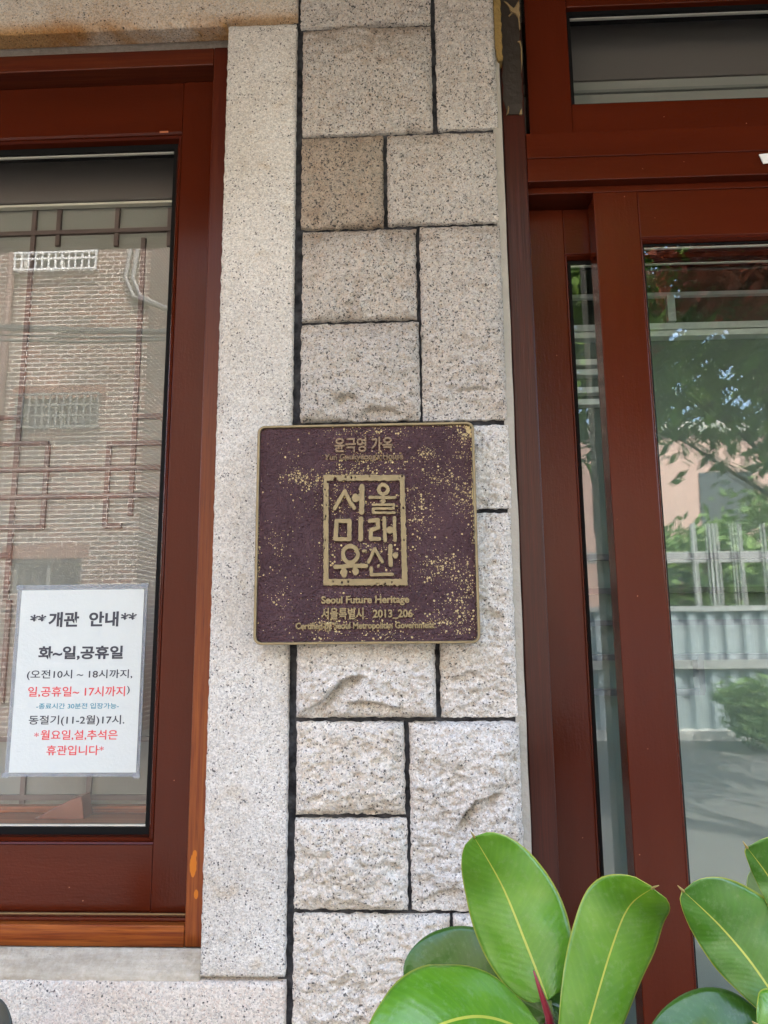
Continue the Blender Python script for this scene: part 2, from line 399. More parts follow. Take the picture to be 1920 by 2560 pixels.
def foliage(name, a, b):
    t = NT(name); r = t.n('Attribute', attribute_name='rnd').outputs['Fac']
    base = t.mix(r, a, b); t.out(base, .55, 0, None, .3)
    tl = t.n('BsdfTranslucent'); t.set(tl.inputs[0], base); mx = t.n('MixShader'); mx.inputs[0].default_value = .3
    t.set(mx.inputs[1], t.b.outputs[0]); t.set(mx.inputs[2], tl.outputs[0]); t.t.links.new(mx.outputs[0], t.o.inputs[0]); return t.m
M['fol_green'] = foliage('green_foliage', (.05, .12, .014), (.15, .24, .035))
M['fol_red'] = foliage('red_foliage', (.16, .035, .02), (.30, .075, .03))
M['fol_light'] = foliage('light_foliage', (.07, .14, .03), (.14, .22, .06))

# ------------------------------------------------------------------ stone wall
wall = thing('stone_wall', 'pale granite wall of rough-hewn blocks with dark joints between the window and the door', 'wall', (0, .05, 0))
ZT, ZB = CAM_H + 1.175, 0.0

def rock(name, x0, x1, z0, z1, m, seed, bulge=.016, facet=.006, rough=.0016, ledges=(), step=.0024, y0=-.004, yback=.05, edge=.0018):
    nx, nz = max(8, int((x1 - x0) / step)), max(8, int((z1 - z0) / step))
    gx, gz = np.meshgrid(np.linspace(0, 1, nx + 1), np.linspace(0, 1, nz + 1))
    X = x0 + (x1 - x0) * gx; Z = z0 + (z1 - z0) * gz
    # ragged outline
    X = X + np.where(gx < .5, 1, 1) * edge * fbm(Z * 60 + seed, gx * 2.0 + seed, seed, 3) * (np.abs(gx - .5) * 2) ** 6
    Z = Z + edge * 1.2 * fbm(X * 55 + seed, gz * 2.0 - seed, seed + 5, 3) * (np.abs(gz - .5) * 2) ** 6
    e = np.minimum(np.minimum(X - x0, x1 - X), np.minimum(Z - z0, z1 - Z)).clip(0)
    rise = 1 - np.exp(-e / (.0042 + .003 * vnoise(X * 22, Z * 22, seed + 3)))
    h = bulge * (.55 + .45 * np.clip(e / .05, 0, 1) ** .5) * rise
    rg = np.random.default_rng(seed)
    # split faces: a few tilted planes, the lowest wins
    cx, cz = (x0 + x1) / 2, (z0 + z1) / 2
    pl = np.full_like(X, 1.0)
    for k in range(7):
        a = rg.uniform(0, 2 * np.pi); tl = rg.uniform(.02, .16); off = rg.uniform(.0, .012)
        pl = np.minimum(pl, off - tl * ((X - cx) * np.cos(a) + (Z - cz) * np.sin(a)) + .0025 * fbm(X * 30, Z * 30, seed + k, 2))
    h = h + np.clip(pl, -facet * 2.6, facet * 1.4) * rise * 1.1
    h = h + facet * .75 * fbm(X * 14 + 3, Z * 16, seed + 31, 3) * rise
    rd = 1 - np.abs(fbm(X * 30, Z * 42, seed + 77, 4, .6))
    h = h + rough * 2.6 * (rd - .6) * rise + rough * 1.1 * fbm(X * 120, Z * 120, seed + 50, 3) * (.35 + .65 * rise) + rough * .8 * fbm(X * 70, Z * 85, seed + 61, 4, .65) * rise
    for (pts, dep, rec) in ledges:
        P = np.array([[at(px, py, -.012).x, at(px, py, -.012).z] for px, py in pts]); P = P[np.argsort(P[:, 0])]
        zc = np.interp(X, P[:, 0], P[:, 1]) + .0025 * fbm(X * 90, Z * 20, seed + 9, 3)
        tp = np.clip((X - P[0, 0] + .008) / .02, 0, 1) * np.clip((P[-1, 0] + .008 - X) / .02, 0, 1)
        dz = zc - Z
        h = h - 2.2 * dep * tp * np.where(dz > 0, np.exp(-(np.clip(dz, 0, 1) / (1.5 * rec)) ** 1.3) * np.clip(dz / .0025, 0, 1), 0) + .12 * dep * tp * np.where(dz <= 0, np.exp(np.clip(dz, -1, 0) / .02), 0) * rise
    h = np.maximum(h, -.001)
    Y = y0 - h
    V = np.stack([X, Y, Z], -1).reshape(-1, 3)
    W = nx + 1
    i = (np.arange(nz)[:, None] * W + np.arange(nx)[None, :]).ravel()
    F = np.stack([i, i + 1, i + W + 1, i + W], -1).tolist()
    # sides back into the wall
    b = list(range(0, W)) + [r * W + nx for r in range(1, nz + 1)] + [nz * W + c for c in range(nx - 1, -1, -1)] + [r * W for r in range(nz - 1, 0, -1)]
    n0 = len(V); Vb = V[b].copy(); Vb[:, 1] = yback; V = np.concatenate([V, Vb])
    L = len(b)
    F += [(b[k], n0 + k, n0 + (k + 1) % L, b[(k + 1) % L]) for k in range(L)]
    F.append(tuple(n0 + k for k in range(L)))
    me = bpy.data.meshes.new(name); me.from_pydata(V.tolist(), [], F)
    sa = me.attributes.new('soot', 'FLOAT', 'POINT')
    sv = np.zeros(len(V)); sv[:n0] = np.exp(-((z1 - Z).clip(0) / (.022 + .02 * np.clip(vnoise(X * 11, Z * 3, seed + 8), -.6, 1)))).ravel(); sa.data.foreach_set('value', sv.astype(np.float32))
    o = link(name, me, m, wall, smooth=True)
    return o

YB = -.012
def pz(v): return [(700 + .4219 * x, 1580 + .4219 * y) for x, y in v]
def p8(v): return [(700 + .3617 * x, 540 + .3617 * y) for x, y in v]
def p6(v): return [(860 + .639 * x, 2040 + .639 * y) for x, y in v]
blocks = [
    # l, t, r, b, material, seed, bulge, facet, ledges
    (752, -330, 1073, 54, 'granite_b', 1, .012, .004, ()),
    (1087, -330, 1234, 314, 'granite_b', 2, .012, .004, ()),
    (755, 63, 1080, 326, 'granite_e', 3, .014, .004, ()),
    (752, 336, 958, 563, 'granite_c', 4, .011, .004, ()),
    (968, 328, 1244, 552, 'granite_b', 5, .014, .004, ()),
    (754, 571, 1041, 795, 'granite_e', 6, .015, .005, [(p8([(160, 215), (300, 190), (400, 165), (620, 170), (760, 150)]), -.003, .02)]),
    (1053, 560, 1260, 1047, 'granite_b', 7, .016, .004, [(p8([(1220, 1205), (1260, 1185), (1330, 1175), (1400, 1180), (1470, 1200)]), .004, .008)]),
    (750, 804, 1049, 1049, 'granite_b', 8, .017, .005, [(p8([(360, 1270), (430, 1240), (500, 1235), (545, 1262)]), .006, .010), (p8([(570, 1345), (640, 1325), (760, 1320), (830, 1345)]), .006, .010)]),
    (1062, 1061, 1276, 1270, 'granite_a', 9, .014, .004, ()),
    (745, 1061, 1052, 1330, 'granite_a', 10, .008, .003, ()),
    (1098, 1281, 1287, 1795, 'granite_a', 11, .015, .005, [(pz([(1050, 250), (1120, 235), (1200, 262)]), .004, .008)]),
    (741, 1340, 1087, 1795, 'granite_a', 12, .018, .006, [(pz([(175, 447), (255, 405), (330, 312), (400, 272), (490, 248)]), .012, .016), (pz([(430, 412), (530, 402), (640, 425), (710, 447)]), .008, .010)]),
    (739, 1806, 1012, 2039, 'granite_d', 13, .017, .006, [(pz([(340, 1085), (470, 1058), (540, 1048), (650, 1078)]), .006, .01)]),
    (1026, 1806, 1308, 2283, 'granite_a', 14, .019, .008, [(pz([(1040, 1170), (1100, 1060), (1140, 995), (1200, 965), (1290, 940)]), .010, .02), (p6([(295, 338), (370, 302), (455, 285)]), .010, .013)]),
    (734, 2050, 1019, 2279, 'granite_d', 15, .018, .007, ()),
    (730, 2292, 1128, 2620, 'granite_d', 16, .018, .006, ()),
    (1137, 2292, 1322, 2620, 'granite_d', 17, .016, .006, ()),
]
for (l, t, r, b, m, sd, bu, fa, ld) in blocks:
    x0, x1, z0, z1 = rect(l, t, r, b, YB); z1 = min(z1, ZT)
    rock('stone_block', x0, x1, z0, z1, M[m], sd, bu, fa * 1.25, .0021, ld)
XL, XR = -.178, .158
zlow = rect(730, 2292, 1128, 2620, YB)[2] - .009
for k in range(4):          # the courses under the picture
    z1 = zlow - k * .19; z0 = max(z1 - .181, .0); xs = [(-.03, .06)[k % 2]]
    rock('stone_block', XL, xs[0] - .004, z0, z1, M['granite_d'], 40 + k, step=.005)
    rock('stone_block', xs[0] + .004, XR, z0, z1, M['granite_a'], 50 + k, step=.005)

# quoin slab, lintel, sill stone
sx0, sx1 = -.3125 * (1 - .011), -.190 * (1 - .011)
zq0, zq1 = at(608, 2445, -.012).z, at(605, 62, -.012).z
def sawn(name, x0, x1, z0, z1, y0, m, seed, edge=.0012, step=.004, amp=.0007):
    return rock(name, x0, x1, z0, z1, m, seed, .0055, .0006, amp, (), step, y0=y0 + .005, yback=.05, edge=edge)
sawn('quoin_slab', sx0, sx1, zq0, zq1, -.014, M['slab'], 21)
lin = granite('granite_lintel', (.64, .595, .52), (.66, .52, .36), .04, .4,
              [(RUST, patch(5, .34, .50, zq1 + .030, zq1 + .006), 1.0), (RUST, patch(6, .45, .62, zq1 + .10, zq1), .6)])
zl0 = at(300, 64, -.012).z
sawn('lintel', -1.75, sx1 + .001, zq1 + .0115, ZT, -.014, lin, 22, step=.006)
MB().prism([(-.0115, zl0 + .004), (-.006, zl0 - .004), (.026, zl0 - .004), (.026, zl0 + .03), (-.0105, zl0 + .03)], 'x', -1.70, sx0 - .004).build('lintel_soffit', lin, wall, .002)
sawn('sill_stone', -1.75, sx1 + .001, 0.0, zq0 - .007, -.014, M['sill_stone'], 23, step=.006)
zm0, zm1 = at(250, 2425, -.006).z, at(250, 2368, .045).z
MB().prism([(-.0085, zq0 - .04), (-.0085, zm0 - .008), (-.004, zm0), (.012, zm0 + .012), (.020, zm0 + .020), (.034, zm1 - .002), (.06, zm1), (.06, zq0 - .04)], 'x', -1.59, sx0 - .001).build('sill_mortar', M['mortar_light'], wall, .0025, smooth=True)
MB().box(-1.60, sx0 - .001, .0265, .06, at(250, 126, .045).z, zl0).build('lintel_mortar', M['mortar_light'], wall, .003)
MB().box(-.20, .165, .002, .30, 0, ZT).build('joint_mortar', M['mortar'], wall)
MB().box(-.318, -.21, .03, .30, 0, ZT).build('joint_mortar', M['mortar'], wall)
# sealant strip against the door post, wavy
bm = MB(); N = 120
zz = np.linspace(0, ZT, N); xa = .151 + 0 * zz; xb = .1665 + .0012 * vnoise(zz * 9, zz * 0, 5) + .004 * np.clip((zz - 2.0) / .5, -.3, 1) * -.2
yf = -.003 + .0015 * vnoise(zz * 14, zz * 0 + 4, 8)
vs = []; 
for i in range(N): vs += [(xa[i], yf[i], zz[i]), (xb[i], yf[i] + .002, zz[i]), (xb[i], .05, zz[i]), (xa[i], .05, zz[i])]
fs = [(4 * i + j, 4 * i + (j + 1) % 4, 4 * i + 4 + (j + 1) % 4, 4 * i + 4 + j) for i in range(N - 1) for j in range(4)]
bm.add(vs, fs).build('sealant_strip', M['sealant'], wall, smooth=False)
# rest of the front: above the door, right of it, left of the window
MB().box(-6.0, -1.752, -.01, .30, 0, ZT).box(-1.75, -1.592, -.008, .30, zq0 - .05, zq1 + .03).box(1.46, 6.0, -.01, .30, 0, ZT).box(.166, 1.458, .03, .30, CAM_H + 1.165, ZT - .002).box(-1.75, -.32, .06, .30, zq1 + .03, ZT - .002).box(-1.75, -.32, .06, .30, 0, zq0 - .05) \
    .build('plain_wall', M['slab'], wall)

# ------------------------------------------------------------------ window
win = thing('window', 'wide red-brown wooden window with one large pane set in the granite wall', 'window', (-.85, .08, CAM_H))
WL = -1.55
YF, YS, YG = .045, .083, .105            # frame front, sash front, glass
fz1 = at(300, 126, YF).z; fz1i = at(300, 170, YF).z
fx1 = -.3125 * (YF + 1.1) / 1.1 + .012; fx1i = at(502, 1120, YF).x
fz0 = at(250, 2368, YF).z; fz0i = at(250, 2313, YF).z
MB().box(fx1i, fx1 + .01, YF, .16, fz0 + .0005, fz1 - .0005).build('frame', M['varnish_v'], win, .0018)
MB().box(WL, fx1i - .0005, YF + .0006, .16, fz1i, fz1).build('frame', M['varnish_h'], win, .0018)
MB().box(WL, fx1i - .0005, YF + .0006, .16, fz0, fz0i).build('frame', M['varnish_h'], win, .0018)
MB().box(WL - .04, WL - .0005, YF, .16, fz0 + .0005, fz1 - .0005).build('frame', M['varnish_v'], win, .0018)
# sash
gx1 = at(412, 1320, YG).x; gz0 = at(250, 2086, YG).z; gz1 = at(300, 366, YG).z
bx1 = gx1 + .010; bz0 = gz0 - .010; bz1 = gz1 + .009
sx = fx1i - .001; sz0 = fz0i + .004; sz1 = fz1i - .002
st = MB().box(bx1, sx, YS, .15, sz0, sz1).build('sash', M['paint_v'], win, .0012)
MB().box(WL + .002, bx1 - .0006, YS + .0005, .15, bz1, sz1 - .0005).build('sash', M['paint_h'], win, .0012)
MB().box(WL + .002, bx1 - .0006, YS + .0005, .15, sz0 + .0005, bz0).build('sash', M['paint_h'], win, .0012)
MB().box(WL + .002, fx1i - .002, YS - .026, YS - .002, fz0i + .0004, fz0i + .006).build('sill_bead', M['paint_h'], win, .0015)
MB().box(WL + .002, fx1i - .002, YS - .014, YS - .011, fz0i + .0055, fz0i + .0075).build('sill_track', plain('brass_track', (.26, .17, .07), .5, .2), win)
# glazing bead, two steps
def bead(x0, x1, z0, z1, horiz, sgn):
    m = MB()
    if horiz:
        a, b = (z0, z1) if sgn > 0 else (z1, z0); d = b - a
        m.prism([(YS + .0005, a), (YS - .0008, a + d * .12), (YS + .001, a + d * .38), (YS + .004, a + d * .42), (YS + .003, a + d * .62), (YS + .007, a + d * .95), (YG, b), (YG, a)], 'x', x0, x1)
    else:
        a, b = (x0, x1); d = b - a
        m.prism([(b, YS + .0005), (b - d * .12, YS - .0008), (b - d * .38, YS + .001), (b - d * .42, YS + .004), (b - d * .62, YS + .003), (b - d * .95, YS + .007), (a, YG), (b, YG)], 'z', z0, z1)
    return m
bead(WL + .04, bx1, bz0 + .0003, gz0, True, 1).build('glazing_bead', M['paint_h'], win)
bead(WL + .04, bx1, gz1, bz1 - .0003, True, -1).build('glazing_bead', M['paint_h'], win)
bead(gx1, bx1 - .0003, bz0 + .009, bz1 - .009, False, 1).build('glazing_bead', M['paint_v'], win)
def gasket_spacer(parent, x0, x1, z0, z1, yg, gw, sides='tbr', sp=.0026, mat=M['gasket']):
    m = MB(); s = MB(); a = yg - .0015; b = yg + .022
    if 't' in sides: m.box(x0, x1, a, b, z1 - gw, z1); s.box(x0 + gw, x1 - gw, yg + .0042, yg + .009, z1 - gw - sp, z1 - gw - .0002)
    if 'b' in sides: m.box(x0, x1, a, b, z0, z0 + gw); s.box(x0 + gw, x1 - gw, yg + .0042, yg + .009, z0 + gw + .0002, z0 + gw + sp)
    if 'r' in sides: m.box(x1 - gw, x1, a, b, z0 + gw + .0002, z1 - gw - .0002); s.box(x1 - gw - sp * .4, x1 - gw - .0002, yg + .0042, yg + .009, z0 + gw + sp, z1 - gw - sp)
    if 'l' in sides: m.box(x0, x0 + gw, a, b, z0 + gw + .0002, z1 - gw - .0002); s.box(x0 + gw + .0002, x0 + gw + sp * .4, yg + .0042, yg + .009, z0 + gw + sp, z1 - gw - sp)
    m.build('gasket', mat, parent); s.build('spacer', M['spacer'], parent)
gasket_spacer(win, WL + .03, gx1, gz0, gz1, YG, .0115)
MB().box(WL + .03, gx1 - .009, YG, YG + .004, gz0 + .009, gz1 - .009).build('pane', M['glass'], win)
# chip of bare wood on the top rail
c = at(410, 330, YS); MB().box(c.x - .008, c.x + .008, YS - .0006, YS + .001, c.z - .0018, c.z + .0016).build('paint_chip', plain('bare_wood', (.42, .13, .05), .7), win)

# ------------------------------------------------------------------ the notice behind the pane
def text_mesh(name, s, x0, x1, z0, z1, y, m, parent, off=0.0, depth=0.0, bevel=0.0, skew=0.0, label=None):
    """lettering filling x0..x1, z0..z1 on the plane y, facing -y"""
    c = bpy.data.curves.new('lettering', 'FONT'); c.body = s; c.size = 1; c.offset = off; c.resolution_u = 5
    c.extrude = .5 if depth else 0
    o = bpy.data.objects.new('lettering', c); COL.objects.link(o)
    dg = bpy.context.evaluated_depsgraph_get(); me = bpy.data.meshes.new_from_object(o.evaluated_get(dg))
    bpy.data.objects.remove(o)
    n = len(me.vertices); v = np.zeros(n * 3); me.vertices.foreach_get('co', v); v = v.reshape(-1, 3)
    lo, hi = v.min(0), v.max(0)
    X = x0 + (v[:, 0] - lo[0]) / (hi[0] - lo[0]) * (x1 - x0); u = (v[:, 0] - lo[0]) / (hi[0] - lo[0]) - .5
    Z = z0 + (v[:, 1] - lo[1]) / (hi[1] - lo[1]) * (z1 - z0) + skew * u
    Y = y - (v[:, 2] + .5) * depth if depth else np.full(n, y)
    me.vertices.foreach_set('co', np.stack([X, Y, Z], -1).ravel())
    return link(name, me, m, parent, label=label)
YN = YG - .0022
sh = [at(58, 1482, YN), at(359, 1478, YN), at(336.5, 1924, YN), at(23.5, 1927, YN)]
cx, cz = sum(p.x for p in sh) / 4, sum(p.z for p in sh) / 4
nw, nh = .2135, .300
notice = thing('paper_notice', 'laminated white sheet with black, red and teal Korean lettering taped on the window pane', 'notice', (cx, YN, cz))
MB().box(cx - nw / 2, cx + nw / 2, YN, YN + .0004, cz - nh / 2, cz + nh / 2).build('sheet', M['sheet'], notice)
MB().box(cx - nw / 2 - .0075, cx + nw / 2 + .0055, YN + .0008, YN + .0011, cz - nh / 2 - .0065, cz + nh / 2 + .009).build('laminate_sleeve', M['laminate'], notice)
for dx, dz in ((-.11, .155), (.108, .156), (-.112, -.154), (.108, -.155)):
    MB().box(cx + dx - .006, cx + dx + .006, YN - .0012, YN - .0009, cz + dz - .004, cz + dz + .004).build('tape', M['laminate'], notice)
lines = [('**', 300, 458, 380, 450, 'ink_black', .02), ('개관', 480, 782, 355, 505, 'ink_black', .034), ('안내', 880, 1172, 350, 500, 'ink_black', .034), ('**', 1195, 1352, 363, 433, 'ink_black', .02), ('화~일,공휴일', 380, 1215, 690, 830, 'ink_black', .034),
         ('(오전10시 ~ 18시까지,', 268, 1308, 925, 1025, 'ink_black', .012), ('일,공휴일~ 17시까지', 278, 1235, 1090, 1195, 'ink_red', .012), (')', 1252, 1282, 1085, 1170, 'ink_black', .004),
         ('-종료시간 30분전 입장가능-', 360, 1175, 1255, 1312, 'ink_teal', .010), ('동절기(11-2월)17시.', 285, 1230, 1375, 1480, 'ink_black', .012),
         ('*', 338, 385, 1545, 1590, 'ink_red', .004), ('월요일,설,추석은', 402, 1162, 1520, 1622, 'ink_red', .012), ('*', 980, 1026, 1682, 1725, 'ink_red', .004), ('휴관입니다', 460, 975, 1672, 1770, 'ink_red', .012)]
for s, a, b, t, d, m, off in lines:
    k = .25316; my = 1440 + k * (t + d) / 2; l, r = a * k, b * k; mx = (l + r) / 2
    text_mesh('lettering', s, at(l, my, YN).x, at(r, my, YN).x, at(mx, 1440 + k * d, YN).z, at(mx, 1440 + k * t, YN).z, YN - .0004, M[m], notice, off,
              label={'ink_red': 'red lettering', 'ink_teal': 'small teal lettering', 'ink_black': 'black lettering'}[m])

# ------------------------------------------------------------------ paper lattice screen inside the window
YP = .205
scr = thing('lattice_screen', 'paper screen with thin dark wooden lattice behind the window pane', 'screen', (-.85, YP, CAM_H))
zt = at(250, 509, YP).z; zb = at(250, 2014, YP).z; xr = -.30
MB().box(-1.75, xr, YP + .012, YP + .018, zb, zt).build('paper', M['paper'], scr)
MB().box(-1.75, xr, YP - .01, YP + .012, zt, zt + .30).build('top_rail', plain('dim_head_board', (.085, .070, .060), .7), scr, .003)
MB().box(-1.75, xr, YP - .006, YP + .006, zt - .006, zt - .001).build('top_moulding', plain('cream_moulding', (.5, .47, .38), .6), scr)
bars = MB(); bw = .0044
def P(px, py): q = at(px, py, YP); return q.x, q.z
def vbar(px, py0, px2, py1, layer=0):
    xa, za = P(px, py0); xb, zb_ = P(px2, py1); xm = (xa + xb) / 2
    bars.box(xm - bw, xm + bw, YP + .006, YP + .0118, min(za, zb_), max(za, zb_))
def hbar(px0, py, px1):
    xa, za = P(px0, py); xb, zb_ = P(px1, py); zm = za
    bars.box(xa, xb, YP + .0045, YP + .011, zm - bw, zm + bw)
vbar(75, 515, 17, 1500); vbar(348, 590, 329, 1287); vbar(143, 515, 141, 610); vbar(290, 515, 287, 610); vbar(422, 515, 420, 610)
hbar(-150, 586, 436)
hbar(-150, 1045, 46); hbar(-150, 1111, 116); vbar(114, 1109, 101, 1320); hbar(-150, 1320, 101); hbar(-150, 1176, 440); hbar(-150, 1244, 440); hbar(-150, 1389, 17)
hbar(264, 1107, 440); vbar(268, 1107, 257, 1316); hbar(256, 1313, 299); vbar(410, 970, 400, 1287); hbar(408, 970, 440); hbar(341, 1038, 440)
vbar(403, 1311, 397, 1454); hbar(397, 1454, 440); hbar(397, 1311, 440)
vbar(12, 1500, 2, 1760)
vbar(54, 1940, 48, 2012); vbar(219, 1940, 215, 2012); vbar(372, 1940, 367, 2012); hbar(-150, 1996, 440); hbar(-150, 1850, 440)
bars.build('lattice_bars', M['lattice'], scr)
# inner window board with a small wedge of wood on it
zsb = at(250, 2040, YP - .02).z
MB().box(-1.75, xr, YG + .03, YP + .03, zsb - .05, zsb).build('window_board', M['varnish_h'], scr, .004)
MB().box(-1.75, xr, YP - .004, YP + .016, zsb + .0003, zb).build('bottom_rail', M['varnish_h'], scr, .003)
q = at(170, 2050, YP - .03)
o = MB().prism([(q.x - .055, zsb + .0005), (q.x + .035, zsb + .0005), (q.x + .028, zsb + .038), (q.x + .012, zsb + .034)], 'y', YP - .045, YP - .01).build('wood_wedge', plain('orange_wood', (.15, .032, .008), .45), None, .002)
tag(o, 'small wooden wedge lying on the inner window board below the paper screen', 'wedge')

# ------------------------------------------------------------------ rooms behind the glass (walls, ceiling, floor)
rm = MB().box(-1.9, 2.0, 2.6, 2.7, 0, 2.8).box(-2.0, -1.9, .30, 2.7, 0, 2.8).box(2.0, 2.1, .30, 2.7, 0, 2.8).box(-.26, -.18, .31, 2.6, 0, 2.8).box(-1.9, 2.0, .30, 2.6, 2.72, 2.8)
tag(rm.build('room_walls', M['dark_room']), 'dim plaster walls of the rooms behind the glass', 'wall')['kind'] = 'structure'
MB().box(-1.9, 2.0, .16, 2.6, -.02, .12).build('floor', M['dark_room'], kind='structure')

# ------------------------------------------------------------------ door side
YJ = .012
dfr = thing('door_frame', 'dark red wooden door surround with a glazed transom above the sliding doors', 'door frame', (.75, .05, 0))
jx0, jx1 = .1665 * (1.1 + YJ) / 1.1, .2055 * (1.1 + YJ) / 1.1
tz0 = at(1600, 445, YJ).z; tz1 = at(1600, 342, YJ + .018).z
MB().box(jx0 + .0015, jx1, YJ, .14, 0, CAM_H + 1.16).build('post', M['dark_wood_v'], dfr, .0018)
MB().box(jx1 + .0004, 1.42, YJ + .001, .14, tz0, tz1).build('transom_bar', M['paint_h'], dfr, .0015)
MB().box(jx1 + .0004, 1.42, YJ - .0015, YJ + .0007, at(1600, 388, YJ).z, tz1 - .001).build('transom_strip', M['paint_h'], dfr, .0008)
MB().box(1.4205, 1.458, YJ, .14, 0, CAM_H + 1.16).build('post', M['dark_wood_v'], dfr, .0018)
YT = .030
tx0 = at(1319, 200, YT).x; txg = at(1424, 150, YT + .012).x; tg0 = at(1650, 259, YT + .012).z; tg1 = at(1650, 27, YT + .012).z
ts = MB().box(tx0, txg - .004, YT, .062, tz1 + .0005, CAM_H + 1.155).build('transom_sash', M['paint_v'], dfr, .0015)
MB().box(txg - .0036, 1.40, YT + .0006, .062, tz1 + .0008, tg0 - .004).build('transom_rail', M['paint_h'], dfr, .0015)
MB().box(txg - .0036, 1.40, YT + .0006, .062, tg1 + .004, CAM_H + 1.155).build('transom_rail', M['paint_h'], dfr, .0015)
gasket_spacer(dfr, txg - .0034, 1.39, tg0 - .0037, tg1 + .0037, YT + .012, .0075, 'tbl', .0024)
MB().box(txg, 1.39, YT + .0135, YT + .0175, tg0, tg1).build('transom_pane', M['glass'], dfr)
# what hides behind the transom: dark head and a pale screen top
zs = at(1650, 196, .126).z
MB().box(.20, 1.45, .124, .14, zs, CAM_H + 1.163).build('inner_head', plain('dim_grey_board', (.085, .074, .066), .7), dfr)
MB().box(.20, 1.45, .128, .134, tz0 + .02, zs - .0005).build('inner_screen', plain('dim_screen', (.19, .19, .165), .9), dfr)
MB().box(.20, 1.45, .122, .1275, at(1650, 222, .122).z - .003, at(1650, 222, .122).z + .003).build('inner_rail', plain('grey_rail', (.12, .125, .11), .6), dfr)
MB().box(jx1 + .0005, 1.42, .030, .14, tz0 - .0125, tz0 - .0003).build('track', M['paint_h'], dfr, .001)
MB().box(jx1 + .0004, 1.42, .0, .14, -.02, .09).build('threshold', M['conc'], dfr, .004)

def leaf_door(name, label, x0, x1, xg0, xg1, yf, th, ztop, zg1, zg0, gw, loc):
    d = thing(name, label, 'sliding door', loc)
    yg = yf + .014
    MB().box(x0, xg0, yf, yf + th, .10, ztop).build('stile', M['paint_v'], d, .0014)
    MB().box(xg1, x1, yf, yf + th, .10, ztop).build('stile', M['paint_v'], d, .0014)
    MB().box(xg0 + .0004, xg1 - .0004, yf + .0005, yf + th, zg1, ztop - .0004).build('rail', M['paint_h'], d, .0014)
    MB().box(xg0 + .0004, xg1 - .0004, yf + .0005, yf + th, .1005, zg0).build('rail', M['paint_h'], d, .0014)
    b = .0065
    MB().prism([(xg0 - .0005, yf + .001), (xg0 + b * .3, yf + .0035), (xg0 + b * .5, yf + .003), (xg0 + b, yf + .009), (xg0 + b, yg), (xg0 - .0005, yg)], 'z', zg0, zg1).build('glazing_bead', M['paint_v'], d)
    MB().prism([(yf + .001, zg1 + .0005), (yf + .0035, zg1 - b * .3), (yf + .003, zg1 - b * .5), (yf + .009, zg1 - b), (yg, zg1 - b), (yg, zg1 + .0005)], 'x', xg0, xg1).build('glazing_bead', M['paint_h'], d)
    gasket_spacer(d, xg0 + b * .6, xg1, zg0, zg1 - b * .6, yg, gw, 'tl', .0022)
    MB().box(xg0 + b * .6 + gw * .5, xg1 - .0005, yg + .0002, yg + .004, zg0 + .0005, zg1 - b * .6 - gw * .5).build('pane', M['glass_door'], d)
    return d
YD = .030
lx0 = at(1527, 1200, YD).x; lg0 = at(1643, 1200, YD + .003).x; lzt = tz0 - .0128; lzg = at(1760, 588, YD).z
dleaf = leaf_door('sliding_door', 'front red-brown glazed sliding door leaf, the wide pane reflecting trees', lx0, 1.34, lg0, 1.24, YD, .040, lzt, lzg, .32, .0055, (.8, YD, .1))
YR = .074
rx0 = jx1 - .01; rg0 = at(1441, 1200, YR + .003).x; rzg = at(1450, 634, YR).z
dr2 = leaf_door('sliding_door', 'rear sliding door leaf showing only a narrow strip of glass beside the post', rx0, 1.0, rg0, .90, YR, .040, lzt - .002, rzg, .32, .0085, (.6, YR, .1))
# inner screen seen through both door panes
YI = .33
isc = thing('lattice_screen', 'pale grey-green screen with light and dark bars behind the sliding door panes', 'screen', (.8, YI, .1))
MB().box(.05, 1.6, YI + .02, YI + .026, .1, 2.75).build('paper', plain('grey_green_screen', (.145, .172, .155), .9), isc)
MB().box(.05, 1.6, YI + .008, YI + .0195, at(1750, 826, YI).z, 2.74).build('upper_shade_panel', plain('painted_shade_green', (.05, .06, .045), .8), isc)  # added dark sheet: eaves shade behind the upper door glass, put into colour
lb = MB(); db = MB()
def IB(mb, py, h, x0=.05, x1=1.6, yy=0.0):
    z = at(1750, py, YI).z; mb.box(x0, x1, YI - .004 - yy, YI + .0195, z - h, z + h)
IB(lb, 735, .004); IB(lb, 815, .007); IB(lb, 834, .006, yy=.002); IB(lb, 900, .006, x1=.45); IB(lb, 925, .006, x1=.45); IB(lb, 970, .006, x1=.45); IB(lb, 1000, .006, x1=.45)
xx = at(1677, 780, YI).x; lb.box(xx - .008, xx + .008, YI - .006, YI + .0195, at(1677, 805, YI).z, at(1677, 740, YI).z)
for py in (1390, 1475, 1556, 1642): IB(db, py, .0055)
IB(db, 1730, .006, x1=at(1760, 1730, YI).x)
xx = at(1752, 1700, YI).x; db.box(xx - .006, xx + .006, YI - .006, YI + .0195, at(1752, 1730, YI).z, at(1752, 1640, YI).z)
lb.build('light_bars', M['white'], isc); db.build('dark_bars', plain('dark_bar', (.06, .055, .06), .6), isc)

